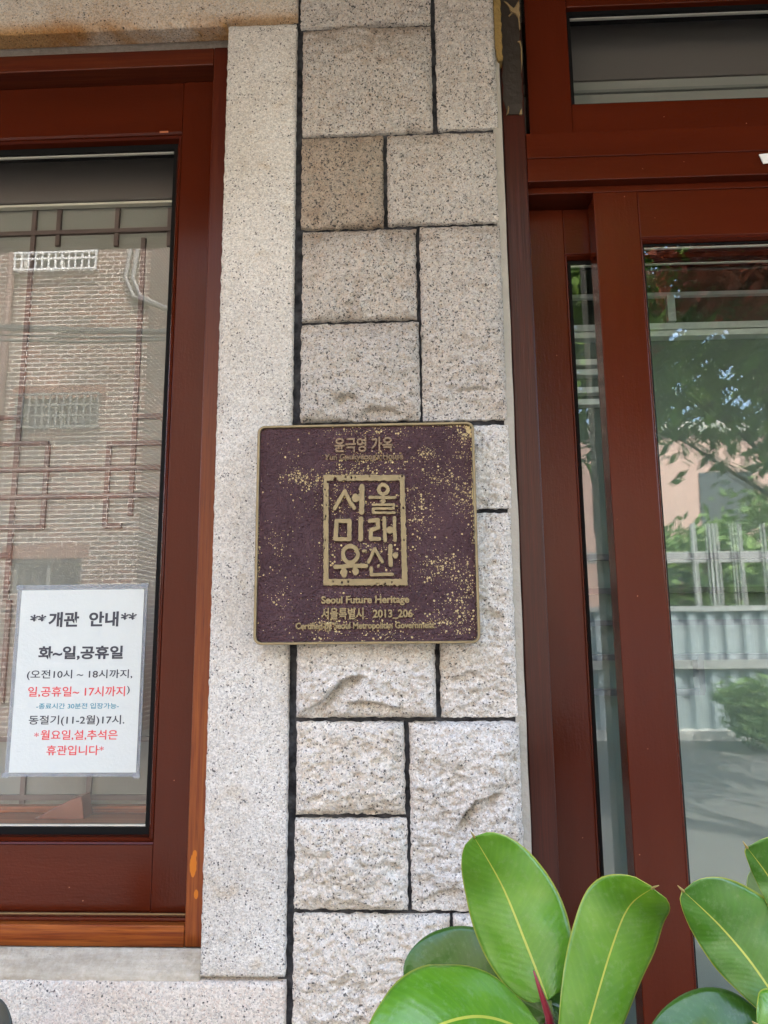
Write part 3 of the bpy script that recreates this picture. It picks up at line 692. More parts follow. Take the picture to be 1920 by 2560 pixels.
# tape, foam and label on the door frame
cb = thing('tape_strip', 'strip of peeling brown packing tape on the post above the door frame', 'tape', tuple(at(1280, 200, YJ)))
a0, a1 = at(1256, 120, YJ - .002), at(1303, 287, YJ - .002)
pts = []; n = 26; zs_ = np.linspace(at(1280, 288, YJ).z, CAM_H + 1.155, n)
L_ = [(jx0 + .004 + .0012 * math.sin(i * 1.7) + .004 * max(0, 3 - i) / 3, z) for i, z in enumerate(zs_)]
R_ = [(jx1 - .0035 + .0014 * math.sin(i * 2.3 + 1), z) for i, z in enumerate(zs_)]
MB().prism(L_ + R_[::-1], 'y', YJ - .0022, YJ - .0003).build('backing', M['cardboard'], cb)
def shard(pts, m=M['foam2'], y=YJ - .0024, d=.0026, nm='torn_scrap'):
    v = [at(1220 + .1447 * x, .1447 * yv, y) for x, yv in pts]
    MB().prism([(p.x, p.z) for p in v], 'y', y - d, y).build(nm, m, cb)
shard([(270, 30), (330, 60), (400, 130), (445, 160), (510, 60), (530, 40), (548, 100), (530, 190), (555, 260), (540, 330), (560, 520), (540, 530), (520, 330), (480, 260), (430, 230), (370, 300), (350, 290), (420, 220), (385, 210), (360, 130)])
shard([(345, 1840), (365, 1880), (355, 1960), (315, 2000), (335, 1950)]); shard([(580, 1890), (585, 1995), (535, 1990), (555, 1930)])
shard([(510, 735), (560, 720), (580, 840), (590, 1060), (575, 1280), (572, 1070), (562, 840), (545, 760)])
fo = MB(); zf = np.linspace(at(1245, 155, -.004).z, CAM_H + 1.155, 30)
fo.prism([(.1635 - .004 * min(1, i / 4) - .0015 * abs(math.sin(i * 1.1)), z) for i, z in enumerate(zf)] + [(.1705 + .001 * math.sin(i * 1.9), z) for i, z in reversed(list(enumerate(zf)))], 'y', -.0075, .01)
fo.build('foam_bead', M['foam'], wall)
p = [at(x, y, YJ - .002) for x, y in ((1897, 387), (1925, 384), (1960, 383), (1955, 404), (1925, 408), (1908, 410))]
o = MB().prism([(q.x, q.z) for q in p], 'y', YJ - .0034, YJ - .0017).build('paper_label', M['white'])
tag(o, 'torn scrap of white paper stuck on the beam above the sliding door', 'paper scrap')

# ------------------------------------------------------------------ bronze plaque
PY0 = -.024; PYF = -.048           # back of the plate, sunk face; rim stands proud
c = [at(645, 1064, -.051), at(1186, 1054, -.051), at(1201, 1608, -.051), at(631, 1613, -.051)]
px0, px1 = (c[0].x + c[3].x) / 2, (c[1].x + c[2].x) / 2; pz0, pz1 = (c[2].z + c[3].z) / 2, (c[0].z + c[1].z) / 2
pcx, pcz = (px0 + px1) / 2, (pz0 + pz1) / 2; pw, ph = px1 - px0, pz1 - pz0
plq = thing('plaque', 'square purple-brown bronze plaque with raised Korean seal and gold wear specks on the granite wall', 'plaque', (pcx, -.02, pcz))
def rrect(w_, h_, r, n=8):
    pts = []
    for cxx, czz, a0 in ((w_ / 2 - r, h_ / 2 - r, 0), (-w_ / 2 + r, h_ / 2 - r, 90), (-w_ / 2 + r, -h_ / 2 + r, 180), (w_ / 2 - r, -h_ / 2 + r, 270)):
        for k in range(n + 1):
            a = math.radians(a0 + 90 * k / n); pts.append((cxx + r * math.cos(a), czz + r * math.sin(a)))
    return pts
def loops(rings, closed_front=False):
    """list of (outline, y) joined in order"""
    m = MB(); n = len(rings[0][0]); vs = [(pcx + x, y, pcz + z) for pts, y in rings for x, z in pts]
    fs = [(i * n + j, i * n + (j + 1) % n, (i + 1) * n + (j + 1) % n, (i + 1) * n + j) for i in range(len(rings) - 1) for j in range(n)]
    return m.add(vs, fs)
rim = loops([(rrect(pw, ph, .012), PY0), (rrect(pw, ph, .012), PYF - .0022), (rrect(pw - .0012, ph - .0012, .0114), PYF - .0032), (rrect(pw - .0064, ph - .0064, .009), PYF - .0032),
             (rrect(pw - .0078, ph - .0078, .0085), PYF - .0026), (rrect(pw - .0082, ph - .0082, .0085), PYF + .001)])
rim.add([(pcx + x, PY0, pcz + z) for x, z in rrect(pw, ph, .012)], [tuple(range(36))])
rim.build('rim', M['bronze'], plq)
# face with wear attribute
G = 150; fw, fh = pw - .0083, ph - .0083
gx, gz = np.meshgrid(np.linspace(-fw / 2, fw / 2, G + 1), np.linspace(-fh / 2, fh / 2, G + 1))
V = np.stack([gx, np.full_like(gx, 0), gz], -1).reshape(-1, 3)
r = .0085
inn = lambda x, z: (max(abs(x) - (fw / 2 - r), 0) ** 2 + max(abs(z) - (fh / 2 - r), 0) ** 2) <= (r + .0006) ** 2 or abs(x) < fw / 2 - r or abs(z) < fh / 2 - r
F = []
for i in range(G):
    for j in range(G):
        a = i * (G + 1) + j; q = V[[a, a + 1, a + G + 2, a + G + 1]]
        if all(inn(p[0], p[2]) for p in q): F.append((a, a + 1, a + G + 2, a + G + 1))
wr = np.zeros(len(V))
pat = [(870, 330, 230, 45, .85), (900, 120, 280, 55, .5), (1510, 130, 80, 90, 1.5), (1250, 280, 70, 40, 1.1), (330, 440, 75, 40, 1.3), (450, 480, 110, 60, .8), (640, 560, 140, 80, .45), (720, 410, 180, 35, .8),
       (1170, 650, 110, 150, .6), (1490, 590, 80, 120, .8), (1562, 620, 18, 330, 1.8), (1350, 450, 180, 90, .4), (1330, 1080, 130, 85, .8), (1490, 1180, 70, 150, .75), (1450, 1400, 120, 110, .8), (550, 1475, 90, 50, 1.3),
       (900, 1545, 300, 40, .45), (180, 880, 60, 60, .45), (220, 1000, 60, 80, .3), (230, 1280, 70, 90, .35), (560, 1000, 80, 110, .4), (62, 1030, 14, 110, 1.8), (64, 740, 12, 60, 1.2), (300, 290, 80, 50, .35), (690, 660, 180, 50, .5),
       (950, 760, 90, 90, .25), (600, 1560, 180, 40, .4), (1330, 1450, 120, 14, 1.2), (900, 950, 220, 50, .35), (1430, 84, 120, 14, 1.6), (800, 1480, 600, 60, .22), (830, 800, 750, 750, .07), (1480, 330, 90, 120, .5)]
VX = V[:, 0] + pcx; VZ = V[:, 2] + pcz
for (zx, zy, rx, ry, s_) in pat:
    q = at(620 + .3617 * zx, 1030 + .3617 * zy, PYF); k = .3617 / F_PX * 1.09
    wr = np.maximum(wr, s_ * np.exp(-(((VX - q.x) / (rx * k)) ** 2 + ((VZ - q.z) / (ry * k)) ** 2) * .9))
wr *= .85 + .5 * fbm(VX * 60, VZ * 60, 99, 3)
me = bpy.data.meshes.new('face'); me.from_pydata(V.tolist(), [], F)
at_ = me.attributes.new('wear', 'FLOAT', 'POINT'); at_.data.foreach_set('value', wr.astype(np.float32))
fo_ = link('face', me, M['plaque_face'], plq); fo_.location = (0, PYF + .02, 0)

# the seal: strokes -> distance field -> outline -> raised shape
def seg_d(X, Y, a, b):
    ax, ay = a; bx, by = b; dx, dy = bx - ax, by - ay
    t = np.clip(((X - ax) * dx + (Y - ay) * dy) / (dx * dx + dy * dy + 1e-9), 0, 1)
    return np.hypot(X - ax - t * dx, Y - ay - t * dy)
STEP = 5.0
sx_ = np.arange(110, 1380, STEP); sy_ = np.arange(540, 2200, STEP)
SX, SY = np.meshgrid(sx_, sy_)
def contour(fld):
    """marching squares of fld = 0 (inside negative) -> closed outlines in pixel units"""
    H, Wd = fld.shape; segs = {}
    def ip(p, q):
        a, b = fld[p], fld[q]; t = a / (a - b)
        return (p[1] + (q[1] - p[1]) * t, p[0] + (q[0] - p[0]) * t)
    ins = fld < 0
    for i in range(H - 1):
        row = ins[i:i + 2]
        if not row.any() or row.all(): continue
        for j in np.nonzero(row.any(0)[:-1] | row.any(0)[1:])[0]:
            c4 = [(i, j), (i, j + 1), (i + 1, j + 1), (i + 1, j)]; b4 = [bool(ins[c]) for c in c4]
            if all(b4) or not any(b4): continue
            ed = [(k, (k + 1) % 4) for k in range(4) if b4[k] != b4[(k + 1) % 4]]
            def key(k):
                p, q = c4[k], c4[(k + 1) % 4]; return (min(p, q), max(p, q))
            if len(ed) == 2: prs = [(ed[0][0], ed[1][0])]
            else: prs = [(0, 1), (2, 3)] if b4[1] else [(3, 0), (1, 2)]
            for a, b in prs:
                ka, kb = key(a), key(b)
                segs.setdefault(ka, []).append(kb); segs.setdefault(kb, []).append(ka)
    out = []; seen = set()
    for k0 in list(segs):
        if k0 in seen: continue
        path = [k0]; seen.add(k0); cur = k0
        while True:
            nx = [k for k in segs[cur] if k not in seen]
            if not nx: break
            cur = nx[0]; seen.add(cur); path.append(cur)
        if len(path) > 6: out.append([ip(*k) for k in path])
    return out
def raised(name, fld, y, d, m, parent):
    cu = bpy.data.curves.new(name, 'CURVE'); cu.dimensions = '2D'; cu.fill_mode = 'BOTH'; cu.extrude = d / 2; cu.bevel_depth = .0005; cu.bevel_resolution = 1; cu.offset = -.0004
    for path in contour(fld):
        pts = [(sx_[0] + u * STEP, sy_[0] + v * STEP) for u, v in path]
        w3 = [at(780 + .18088 * a, 1080 + .18088 * b, y - d) for a, b in pts]
        sp = cu.splines.new('POLY'); sp.points.add(len(w3) - 1); sp.use_cyclic_u = True
        for q, p3 in zip(sp.points, w3): q.co = (p3.x, p3.z, 0, 1)
    o = bpy.data.objects.new(name, cu); COL.objects.link(o)
    dg = bpy.context.evaluated_depsgraph_get(); me = bpy.data.meshes.new_from_object(o.evaluated_get(dg)); bpy.data.objects.remove(o)
    n = len(me.vertices); v = np.zeros(n * 3); me.vertices.foreach_get('co', v); v = v.reshape(-1, 3)
    me.vertices.foreach_set('co', np.stack([v[:, 0], y - d / 2 - v[:, 2], v[:, 1]], -1).ravel())
    return link(name, me, m, parent)
def strokes(lst, wob=5):
    f = np.full_like(SX, 1e3)
    for s in lst:
        if s[0] == 'o': _, x, y, R_, th = s; d = np.abs(np.hypot((SX - x) / 1.0, (SY - y)) - R_) - th / 2
        elif s[0] == 'e': _, x, y, rx, ry, th = s; d = np.abs(np.hypot((SX - x) / rx, (SY - y) / ry) - 1) * min(rx, ry) - th / 2
        elif s[0] == 'd': _, x, y, rx, ry = s; d = (np.hypot((SX - x) / rx, (SY - y) / ry) - 1) * min(rx, ry)
        else:
            _, pts, th = s; d = np.full_like(SX, 1e3)
            for a, b in zip(pts[:-1], pts[1:]): d = np.minimum(d, seg_d(SX, SY, a, b))
            d = d - th / 2
        f = np.minimum(f, d)
    return f + wob * fbm(SX / 60, SY / 60, 321, 2)
chars = {
    'seo': [('l', [(310, 1058), (345, 1000), (452, 815), (520, 960), (585, 1050)], 54), ('d', 605, 912, 54, 60), ('l', [(690, 755), (686, 1108)], 72)],
    'ul': [('o', 985, 795, 64, 52), ('l', [(802, 905), (1146, 905)], 46), ('l', [(982, 880), (981, 970)], 50), ('d', 981, 958, 40, 34),
           ('l', [(842, 1004), (1128, 1004), (1128, 1056), (846, 1060), (846, 1116), (1138, 1116)], 38)],
    'mi': [('l', [(340, 1232), (325, 1480), (515, 1482), (520, 1228), (340, 1232)], 60), ('l', [(676, 1198), (671, 1484)], 66)],
    'rae': [('l', [(800, 1228), (912, 1215), (914, 1322), (815, 1352), (812, 1478), (930, 1476)], 58), ('l', [(997, 1190), (1010, 1500)], 52), ('d', 1075, 1356, 52, 52), ('l', [(1137, 1185), (1146, 1500)], 48)],
    'yu': [('e', 530, 1690, 102, 112, 56), ('l', [(322, 1868), (540, 1850), (745, 1852)], 62), ('l', [(440, 1890), (440, 1985)], 62), ('d', 440, 1945, 50, 62), ('l', [(600, 1880), (600, 1955)], 62), ('d', 600, 1925, 46, 55), ('d', 720, 1645, 38, 24)],
    'san': [('l', [(782, 1800), (866, 1612), (972, 1795)], 46), ('l', [(1085, 1572), (1087, 1838)], 58), ('d', 1150, 1705, 40, 42), ('l', [(816, 1880), (822, 1972), (1105, 1968)], 48), ('d', 918, 1848, 20, 26)],
}
fld = None
for k, s in chars.items():
    f = strokes(s); fld = f if fld is None else np.minimum(fld, f)
raised('seal_lettering', fld, PYF + .0004, .0034, M['bronze'], plq)
# ragged seal border with nicks
dx = np.abs(SX - (740 + (SY - 1350) * .03)) ; ox = 588 + 14 * fbm(SY / 90, SX / 900, 11, 3); 
top = 590; bot = 2130
def band():
    cxl = 740 - 18 * (SY - 1350) / 750 * 0
    L0 = 158 + 10 * fbm(SY / 70, SY * 0, 3, 3) ; L1 = 228 + 6 * fbm(SY / 80, SY * 0, 4, 3)
    R1 = 1300 + (SY - 1350) * .030 + 11 * fbm(SY / 60, SY * 0, 5, 3); R0 = 1228 + (SY - 1350) * .022 + 8 * fbm(SY / 70, SY * 0, 6, 3)
    T0 = 592 + 12 * fbm(SX / 90, SX * 0, 7, 3) ; T1 = 675 + 12 * fbm(SX / 60, SX * 0, 8, 3); Bm0 = 2030 + 5 * fbm(SX / 60, SX * 0, 9, 3); Bm1 = 2122 + 16 * fbm(SX / 40, SX * 0, 10, 4)
    out_ = np.maximum(np.maximum(L0 - SX, SX - R1), np.maximum(T0 - SY, SY - Bm1))
    in_ = np.maximum(np.maximum(L1 - SX, SX - R0), np.maximum(T1 - SY, SY - Bm0))
    f = np.maximum(out_, -in_)
    rg = np.random.default_rng(5)
    nick = [(465, 622, 12), (545, 630, 13), (600, 630, 9), (795, 612, 9), (180, 795, 9), (195, 880, 8), (198, 1010, 9), (190, 1165, 11), (180, 1205, 10), (185, 1495, 10), (172, 1605, 10), (415, 2080, 13), (500, 2070, 12), (292, 2068, 8),
            (1105, 2078, 10), (1272, 1495, 11), (1245, 610, 12), (1205, 635, 8), (320, 660, 24), (345, 690, 20), (215, 690, 12), (1262, 1050, 14), (1210, 1400, 14), (1300, 1275, 14)]
    for k in range(9): nick.append((880 + 22 * k + rg.uniform(-6, 6), 2118 + rg.uniform(-25, 12), rg.uniform(6, 13)))
    for x, y, r_ in nick: f = np.maximum(f, r_ - np.hypot((SX - x), (SY - y) * .7))
    return f
raised('seal_border', band(), PYF + .0004, .0032, M['bronze'], plq)
ptxt = [('윤극영 가옥', 836, 982, 1093, 1130, .026), ("Yun Geukyeong's House", 811, 1008, 1133, 1153, .020), ('Seoul Future Heritage', 803, 1023, 1489, 1514, .034),
        ('서울특별시', 803, 909, 1519, 1549, .028), ('2013_206', 932, 1032, 1523, 1547, .032), ('Certified by Seoul Metropolitan Government', 739, 1087, 1555, 1577, .034)]
for s, l, r_, t, b, off in ptxt:
    x0, x1, z0, z1 = rect(l, t, r_, b, PYF - .002)
    text_mesh('lettering', s, x0, x1, z0, z1, PYF + .0003, M['bronze_dark'] if t < 1200 else M['bronze'], plq, off, .0026)

# ------------------------------------------------------------------ rubber plants
def zp(x, y, Y): return at(860 + .639 * x, 2040 + .639 * y, Y)
def leaf(name, parent, mid, wl, wr_, face, fold, curl, m, peak=.5, tipw=.75, N=30, K=9, tail=True, label=None):
    """mid: points base -> tip; wl, wr: half widths; face: the way the upper side looks"""
    P3 = [Vector(p) for p in mid]
    def cr(t):
        n = len(P3) - 1; s = min(int(t * n), n - 1); u = t * n - s
        p0, p1, p2, p3 = P3[max(s - 1, 0)], P3[s], P3[s + 1], P3[min(s + 2, n)]
        return .5 * ((2 * p1) + (p2 - p0) * u + (2 * p0 - 5 * p1 + 4 * p2 - p3) * u * u + (3 * p1 - p0 - 3 * p2 + p3) * u ** 3)
    face = Vector(face).normalized(); vs = []; uvs = []
    for i in range(N + 1):
        t = i / N; p = cr(t); T = (cr(min(t + .01, 1)) - cr(max(t - .01, 0))).normalized()
        S = T.cross(face).normalized(); Nn = S.cross(T).normalized()
        tt = t ** (math.log(.5) / math.log(peak)); wv = max(math.sin(math.pi * min(tt, 1)), 0) ** tipw
        if t > .93: wv = wv * 1.0
        for j in range(-K, K + 1):
            v = j / K; w_ = (wr_ if v > 0 else wl) * wv
            ripple = .0012 * math.sin(t * 19 + v * 3) * abs(v)
            vs.append(p + S * (v * w_) + Nn * (fold * abs(v) * w_ - curl * v * v * w_ + ripple)); uvs.append((t, v))
    C = 2 * K + 1
    fs = [(i * C + j, i * C + j + 1, (i + 1) * C + j + 1, (i + 1) * C + j) for i in range(N) for j in range(C - 1)]
    me = bpy.data.meshes.new(name); me.from_pydata([tuple(v) for v in vs], [], fs)
    ul = me.uv_layers.new(name='UVMap')
    for lp in me.loops: ul.data[lp.index].uv = uvs[lp.vertex_index]
    o = link(name, me, m, parent, smooth=True, label=label)
    if tail:
        T = (cr(1) - cr(.96)).normalized(); e0 = cr(.985)
        MB().tube([e0, cr(1) + T * .003, cr(1) + T * .007 + face * .003], .0013, 6, .0003).build('drip_tip', M['tip'], o, smooth=True)
    md = o.modifiers.new('thick', 'SOLIDIFY'); md.thickness = .0007; md.offset = -1
    return o
base1 = zp(800, 900, -.40)
pl1 = thing('rubber_plant', 'rubber plant with broad glossy leaves and a crimson bud in front of the granite wall', 'plant', (base1.x, base1.y, .30), 'potted rubber plants')
FC = (0.05, -1, .15)
leaf('leaf', pl1, [zp(798, 722, -.395), zp(712, 500, -.375), zp(618, 272, -.36), zp(508, 80, -.375)], .042, .047, (-.12, -1, .2), .10, .22, M['leaf'], .47, .56)
leaf('leaf', pl1, [zp(870, 1150, -.43), zp(955, 830, -.42), zp(1046, 520, -.41), zp(1115, 355, -.41), zp(1208, 282, -.435)],    .037, .0375, (.1, -1, .2), .12, .25, M['leaf'], .60, .46)
leaf('leaf', pl1, [zp(790, 880, -.43), zp(600, 795, -.47), zp(440, 795, -.50), zp(250, 880, -.52), zp(90, 1000, -.52)], .052, .045, (-.10, -.75, .75), .15, .25, M['leaf'], .5, .5)
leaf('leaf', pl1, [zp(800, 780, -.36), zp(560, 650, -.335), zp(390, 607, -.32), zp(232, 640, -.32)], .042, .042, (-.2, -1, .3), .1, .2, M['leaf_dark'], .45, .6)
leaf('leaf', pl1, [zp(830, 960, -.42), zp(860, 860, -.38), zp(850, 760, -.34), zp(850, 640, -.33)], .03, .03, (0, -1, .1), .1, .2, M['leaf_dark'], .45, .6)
MB().tube([zp(815, 860, -.40), zp(800, 780, -.40), zp(770, 690, -.402), zp(742, 606, -.405)],   .0050, 10, .0008).build('bud', M['bud'], pl1, smooth=True)
MB().tube([zp(798, 722, -.395), zp(806, 800, -.40), zp(815, 880, -.402)], .0035, 8).tube([zp(870, 1150, -.43), zp(850, 1130, -.42), zp(825, 930, -.405)], .0035, 8).tube([zp(790, 860, -.43), zp(808, 900, -.41)], .0035, 8).build('stalks', M['stem'], pl1, smooth=True)
MB().tube([zp(815, 850, -.40), zp(822, 960, -.40), Vector((base1.x, -.40, .60)), Vector((base1.x + .01, -.40, .30))], .009, 10).build('stem', plain('plant_stem', (.10, .075, .04), .8), pl1, smooth=True)
for k, (dx_, dz_, ln) in enumerate(((-.16, -.10, .2), (.15, -.14, .2), (-.12, -.3, .19), (.13, -.32, .2), (.02, -.2, .2))):
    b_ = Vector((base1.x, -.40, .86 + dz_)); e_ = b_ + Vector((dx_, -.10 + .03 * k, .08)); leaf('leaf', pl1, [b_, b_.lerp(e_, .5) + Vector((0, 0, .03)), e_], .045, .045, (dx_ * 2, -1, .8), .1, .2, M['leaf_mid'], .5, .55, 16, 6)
base2 = zp(1720, 1000, -.46)
pl2 = thing('rubber_plant', 'rubber plant with narrow dark leaves and a pale leaf in front of the glass door', 'plant', (base2.x, base2.y, .30), 'potted rubber plants')
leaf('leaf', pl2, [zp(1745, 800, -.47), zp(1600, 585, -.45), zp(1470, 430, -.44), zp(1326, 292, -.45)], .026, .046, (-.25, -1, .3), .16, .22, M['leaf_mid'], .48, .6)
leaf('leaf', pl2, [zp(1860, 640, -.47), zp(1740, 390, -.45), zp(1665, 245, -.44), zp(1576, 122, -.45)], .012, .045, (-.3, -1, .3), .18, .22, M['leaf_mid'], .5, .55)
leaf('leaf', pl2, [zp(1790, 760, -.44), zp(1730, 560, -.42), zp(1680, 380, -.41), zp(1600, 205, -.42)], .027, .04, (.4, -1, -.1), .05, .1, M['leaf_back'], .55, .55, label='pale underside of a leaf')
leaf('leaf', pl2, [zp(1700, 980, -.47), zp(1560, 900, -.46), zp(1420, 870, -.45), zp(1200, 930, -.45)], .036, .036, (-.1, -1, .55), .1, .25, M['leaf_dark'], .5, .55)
leaf('leaf', pl2, [zp(1720, 920, -.47), zp(1710, 890, -.49), zp(1675, 845, -.51), zp(1615, 815, -.52)], .03, .03, (-.1, -1, .55), .1, .25, M['leaf'], .5, .55)
MB().tube([zp(1745, 790, -.47), zp(1735, 880, -.46), Vector((base2.x, -.46, .6)), Vector((base2.x, -.46, .30))], .009, 10).build('stem', plain('plant_stem2', (.10, .075, .04), .8), pl2, smooth=True)
MB().tube([zp(1860, 640, -.47), zp(1800, 800, -.465), zp(1738, 900, -.46)], .0035, 8).tube([zp(1790, 760, -.44), zp(1740, 890, -.455)], .0035, 8).build('stalks', M['stem'], pl2, smooth=True)
for k, (dx_, dz_) in enumerate(((-.15, -.16), (.15, -.12), (-.1, -.3), (.12, -.3))):
    b_ = Vector((base2.x, -.46, .86 + dz_)); e_ = b_ + Vector((dx_, -.10 + .03 * k, .06)); leaf('leaf', pl2, [b_, b_.lerp(e_, .5) + Vector((0, 0, .03)), e_], .045, .045, (dx_ * 2, -1, .8), .1, .2, M['leaf_mid'], .5, .55, 16, 6)
def pot(x, y, label):
    p = thing('plant_pot', label, 'pot', (x, y, 0), 'plant pots')
    prof = [(.10, .0), (.105, .0), (.135, .28), (.148, .285), (.15, .315), (.138, .318), (.132, .29), (.0, .285)]
    m = MB(); n = 32; vs = [(x + r_ * math.cos(2 * math.pi * k / n), y + r_ * math.sin(2 * math.pi * k / n), z) for r_, z in prof[:-1] for k in range(n)]
    m.add(vs, [(i * n + k, i * n + (k + 1) % n, (i + 1) * n + (k + 1) % n, (i + 1) * n + k) for i in range(len(prof) - 2) for k in range(n)] + [tuple(range(n))])
    m.build('pot_body', M['pot'], p, smooth=True)
    MB().prism([(x + .134 * math.cos(2 * math.pi * k / n), y + .134 * math.sin(2 * math.pi * k / n)) for k in range(n)], 'z', .24, .30).build('soil', M['soil'], p)
pot(base1.x, -.40, 'brown pot under the rubber plant with the crimson bud')
pot(base2.x, -.46, 'brown pot under the rubber plant before the glass door')
# dark leaf reaching in at the foot of the sill stone
q = [at(-60, 2640, -.16), at(-30, 2570, -.17), at(0, 2520, -.17), at(14, 2496, -.165)]
pl3 = thing('rubber_plant', 'plant by the sill stone of which only one very dark leaf tip shows', 'plant', (at(-60, 2640, -.16).x, -.16, .3), 'potted rubber plants')
leaf('leaf', pl3, [at(-40, 2800, -.17), at(-45, 2690, -.18), at(-40, 2590, -.18), at(-20, 2492, -.17)], .03, .036, (.1, -1, .1), .1, .3, plain('very_dark_leaf', (.010, .014, .010), .35), .45, .5)
MB().tube([at(-40, 2790, -.17), Vector((at(-40, 2800, -.17).x, -.17, .5)), Vector((at(-40, 2800, -.17).x, -.17, .3))], .007, 8).build('stem', M['stem'], pl3, smooth=True)
pot(at(-40, 2800, -.17).x, -.17, 'brown pot under the plant by the sill stone')

# ------------------------------------------------------------------ eaves and roof of the house
p = at(250, 609, 2 * YG + .0)         # edge of the eaves as the window glass mirrors it
zs_e = ZT + .004
d = CM @ Vector(((250 - 960) / F_PX, -(609 - 1280) / F_PX, -1.0)); tq = (zs_e - CAM_H) / d.z
YE = 2 * YG - (-CAM_D + d.y * tq)
roof = thing('roof', 'deep dark roof overhang shading the granite wall', 'roof', (0, 0, ZT))
MB().box(-7, 7, YE + .03, .5, zs_e, zs_e + .06).build('soffit', M['soffit'], roof)
MB().box(-7, 7, YE, YE + .0295, zs_e - .02, zs_e + .20).build('fascia', M['fascia'], roof)
MB().prism([(YE - .04, zs_e + .205), (YE - .04, zs_e + .24), (4.5, zs_e + 1.4), (4.5, zs_e + .205)], 'x', -7, 7).build('roof_tiles', M['roof'], roof)
tag(MB().box(-6.5, 6.5, 2.75, 4.3, 0, ZT + .2).build('house_body', M['slab']), 'plain masonry body of the house behind its front rooms', 'house')

# ------------------------------------------------------------------ street
me = MB().box(-60, 60, -60, 40, -.5, -.0).build('ground', M['asphalt'], kind='structure')
# brick apartment building across the street
YW = -8.7
bx = mir(376, 700, YW, YG).x
br = thing('brick_building', 'brown brick apartment building with barred windows mirrored in the window pane', 'building', (bx - 4, YW, 0))
holes = []
def hole(l, t, r_, b): a = mir(l, t, YW, YG); c_ = mir(r_, b, YW, YG); return (min(a.x, c_.x), max(a.x, c_.x), c_.z, a.z)
hs = [hole(56, 622, 242, 674), hole(57, 998, 243, 1066), hole(30, 1398, 201, 1480), hole(-330, 622, -140, 674), hole(-330, 998, -140, 1066)]
def holed(x0, x1, z0, z1, y0, y1, hs):
    xs = sorted({x0, x1, *[h[0] for h in hs], *[h[1] for h in hs]}); zs = sorted({z0, z1, *[h[2] for h in hs], *[h[3] for h in hs]})
    m = MB()
    for i in range(len(xs) - 1):
        for j in range(len(zs) - 1):
            cx_, cz_ = (xs[i] + xs[i + 1]) / 2, (zs[j] + zs[j + 1]) / 2
            if any(h[0] < cx_ < h[1] and h[2] < cz_ < h[3] for h in hs): continue
            m.add([(xs[i], y1, zs[j]), (xs[i + 1], y1, zs[j]), (xs[i + 1], y1, zs[j + 1]), (xs[i], y1, zs[j + 1])], [(0, 1, 2, 3)])
    for a, b, c_, d_ in hs:
        m.add([(a, y1, c_), (b, y1, c_), (b, y1, d_), (a, y1, d_), (a, y1 - .15, c_), (b, y1 - .15, c_), (b, y1 - .15, d_), (a, y1 - .15, d_)], [(0, 1, 5, 4), (1, 2, 6, 5), (2, 3, 7, 6), (3, 0, 4, 7)])
    m.add([(x1, y1, z0), (x1, y0, z0), (x1, y0, z1), (x1, y1, z1), (x0, y1, z0), (x0, y0, z0), (x0, y0, z1), (x0, y1, z1)], [(0, 1, 2, 3), (4, 5, 6, 7), (3, 2, 6, 7), (1, 5, 6, 2)])
    return m
holed(bx - 9, bx, 0, 9.5, YW - 6, YW, hs).build('wall', M['brick'], br)
for k, (a, b, c_, d_) in enumerate(hs):
    wn = MB()
    fr_ = .05
    wn.box(a, b, YW - .12, YW - .07, c_, c_ + fr_).box(a, b, YW - .12, YW - .07, d_ - fr_, d_).box(a, a + fr_, YW - .119, YW - .069, c_ + fr_, d_ - fr_).box(b - fr_, b, YW - .119, YW - .069, c_ + fr_, d_ - fr_).box((a + b) / 2 - .025, (a + b) / 2 + .025, YW - .119, YW - .069, c_ + fr_, d_ - fr_)
    wo = wn.build('window', M['white'] if k in (0, 3) else M['dim_metal'], br)
    MB().box(a, b, YW - .16, YW - .125, c_, d_).build('window_pane', M['pane_dark'], br)
    gr = MB()
    if k != 2:
        nb = 13
        for i in range(nb):
            x = a - .03 + (b - a + .06) * i / (nb - 1); gr.box(x - .011, x + .011, YW + .10, YW + .122, c_ - .05, d_ + .05)
        for z in (c_ - .03, c_ + .14, d_ - .14, d_ + .03): gr.box(a - .05, b + .05, YW + .096, YW + .126, z - .014, z + .014)
        for x in (a - .03, b + .03):
            for z in (c_ - .03, d_ + .03): gr.box(x - .014, x + .014, YW + .001, YW + .10, z - .014, z + .014)
        gr.build('grille', M['white'] if k in (0, 3) else M['dim_metal'], br)
    sd_ = MB(); nb = int((b - a + .3) / .068)
    for i in range(nb):
        x = a - .15 + i * .068
        sd_.box(x, x + .056, YW + .001, YW + .008, d_ + .005, d_ + .195)
    sd_.build('soldier_course', M['soldier'], br)
def mp(px, py, Y): return mir(px, py, Y, YG)
for dx_ in (0, -18):
    MB().tube([mp(347 + dx_, 520, YW + .06), mp(347 + dx_, 612, YW + .06), mp(332 + dx_, 695, YW + .06), mp(352 + dx_, 742, YW + .06), mp(420 + dx_ * .3, 772, YW + .06)], .035, 8).build('pipe', M['pipe'], br, smooth=True)
a = mp(37, 560, YW + .06); MB().tube([(a.x, YW + .06, 9), (a.x, YW + .06, .2)], .06, 10).build('downpipe', M['downpipe'], br, smooth=True)
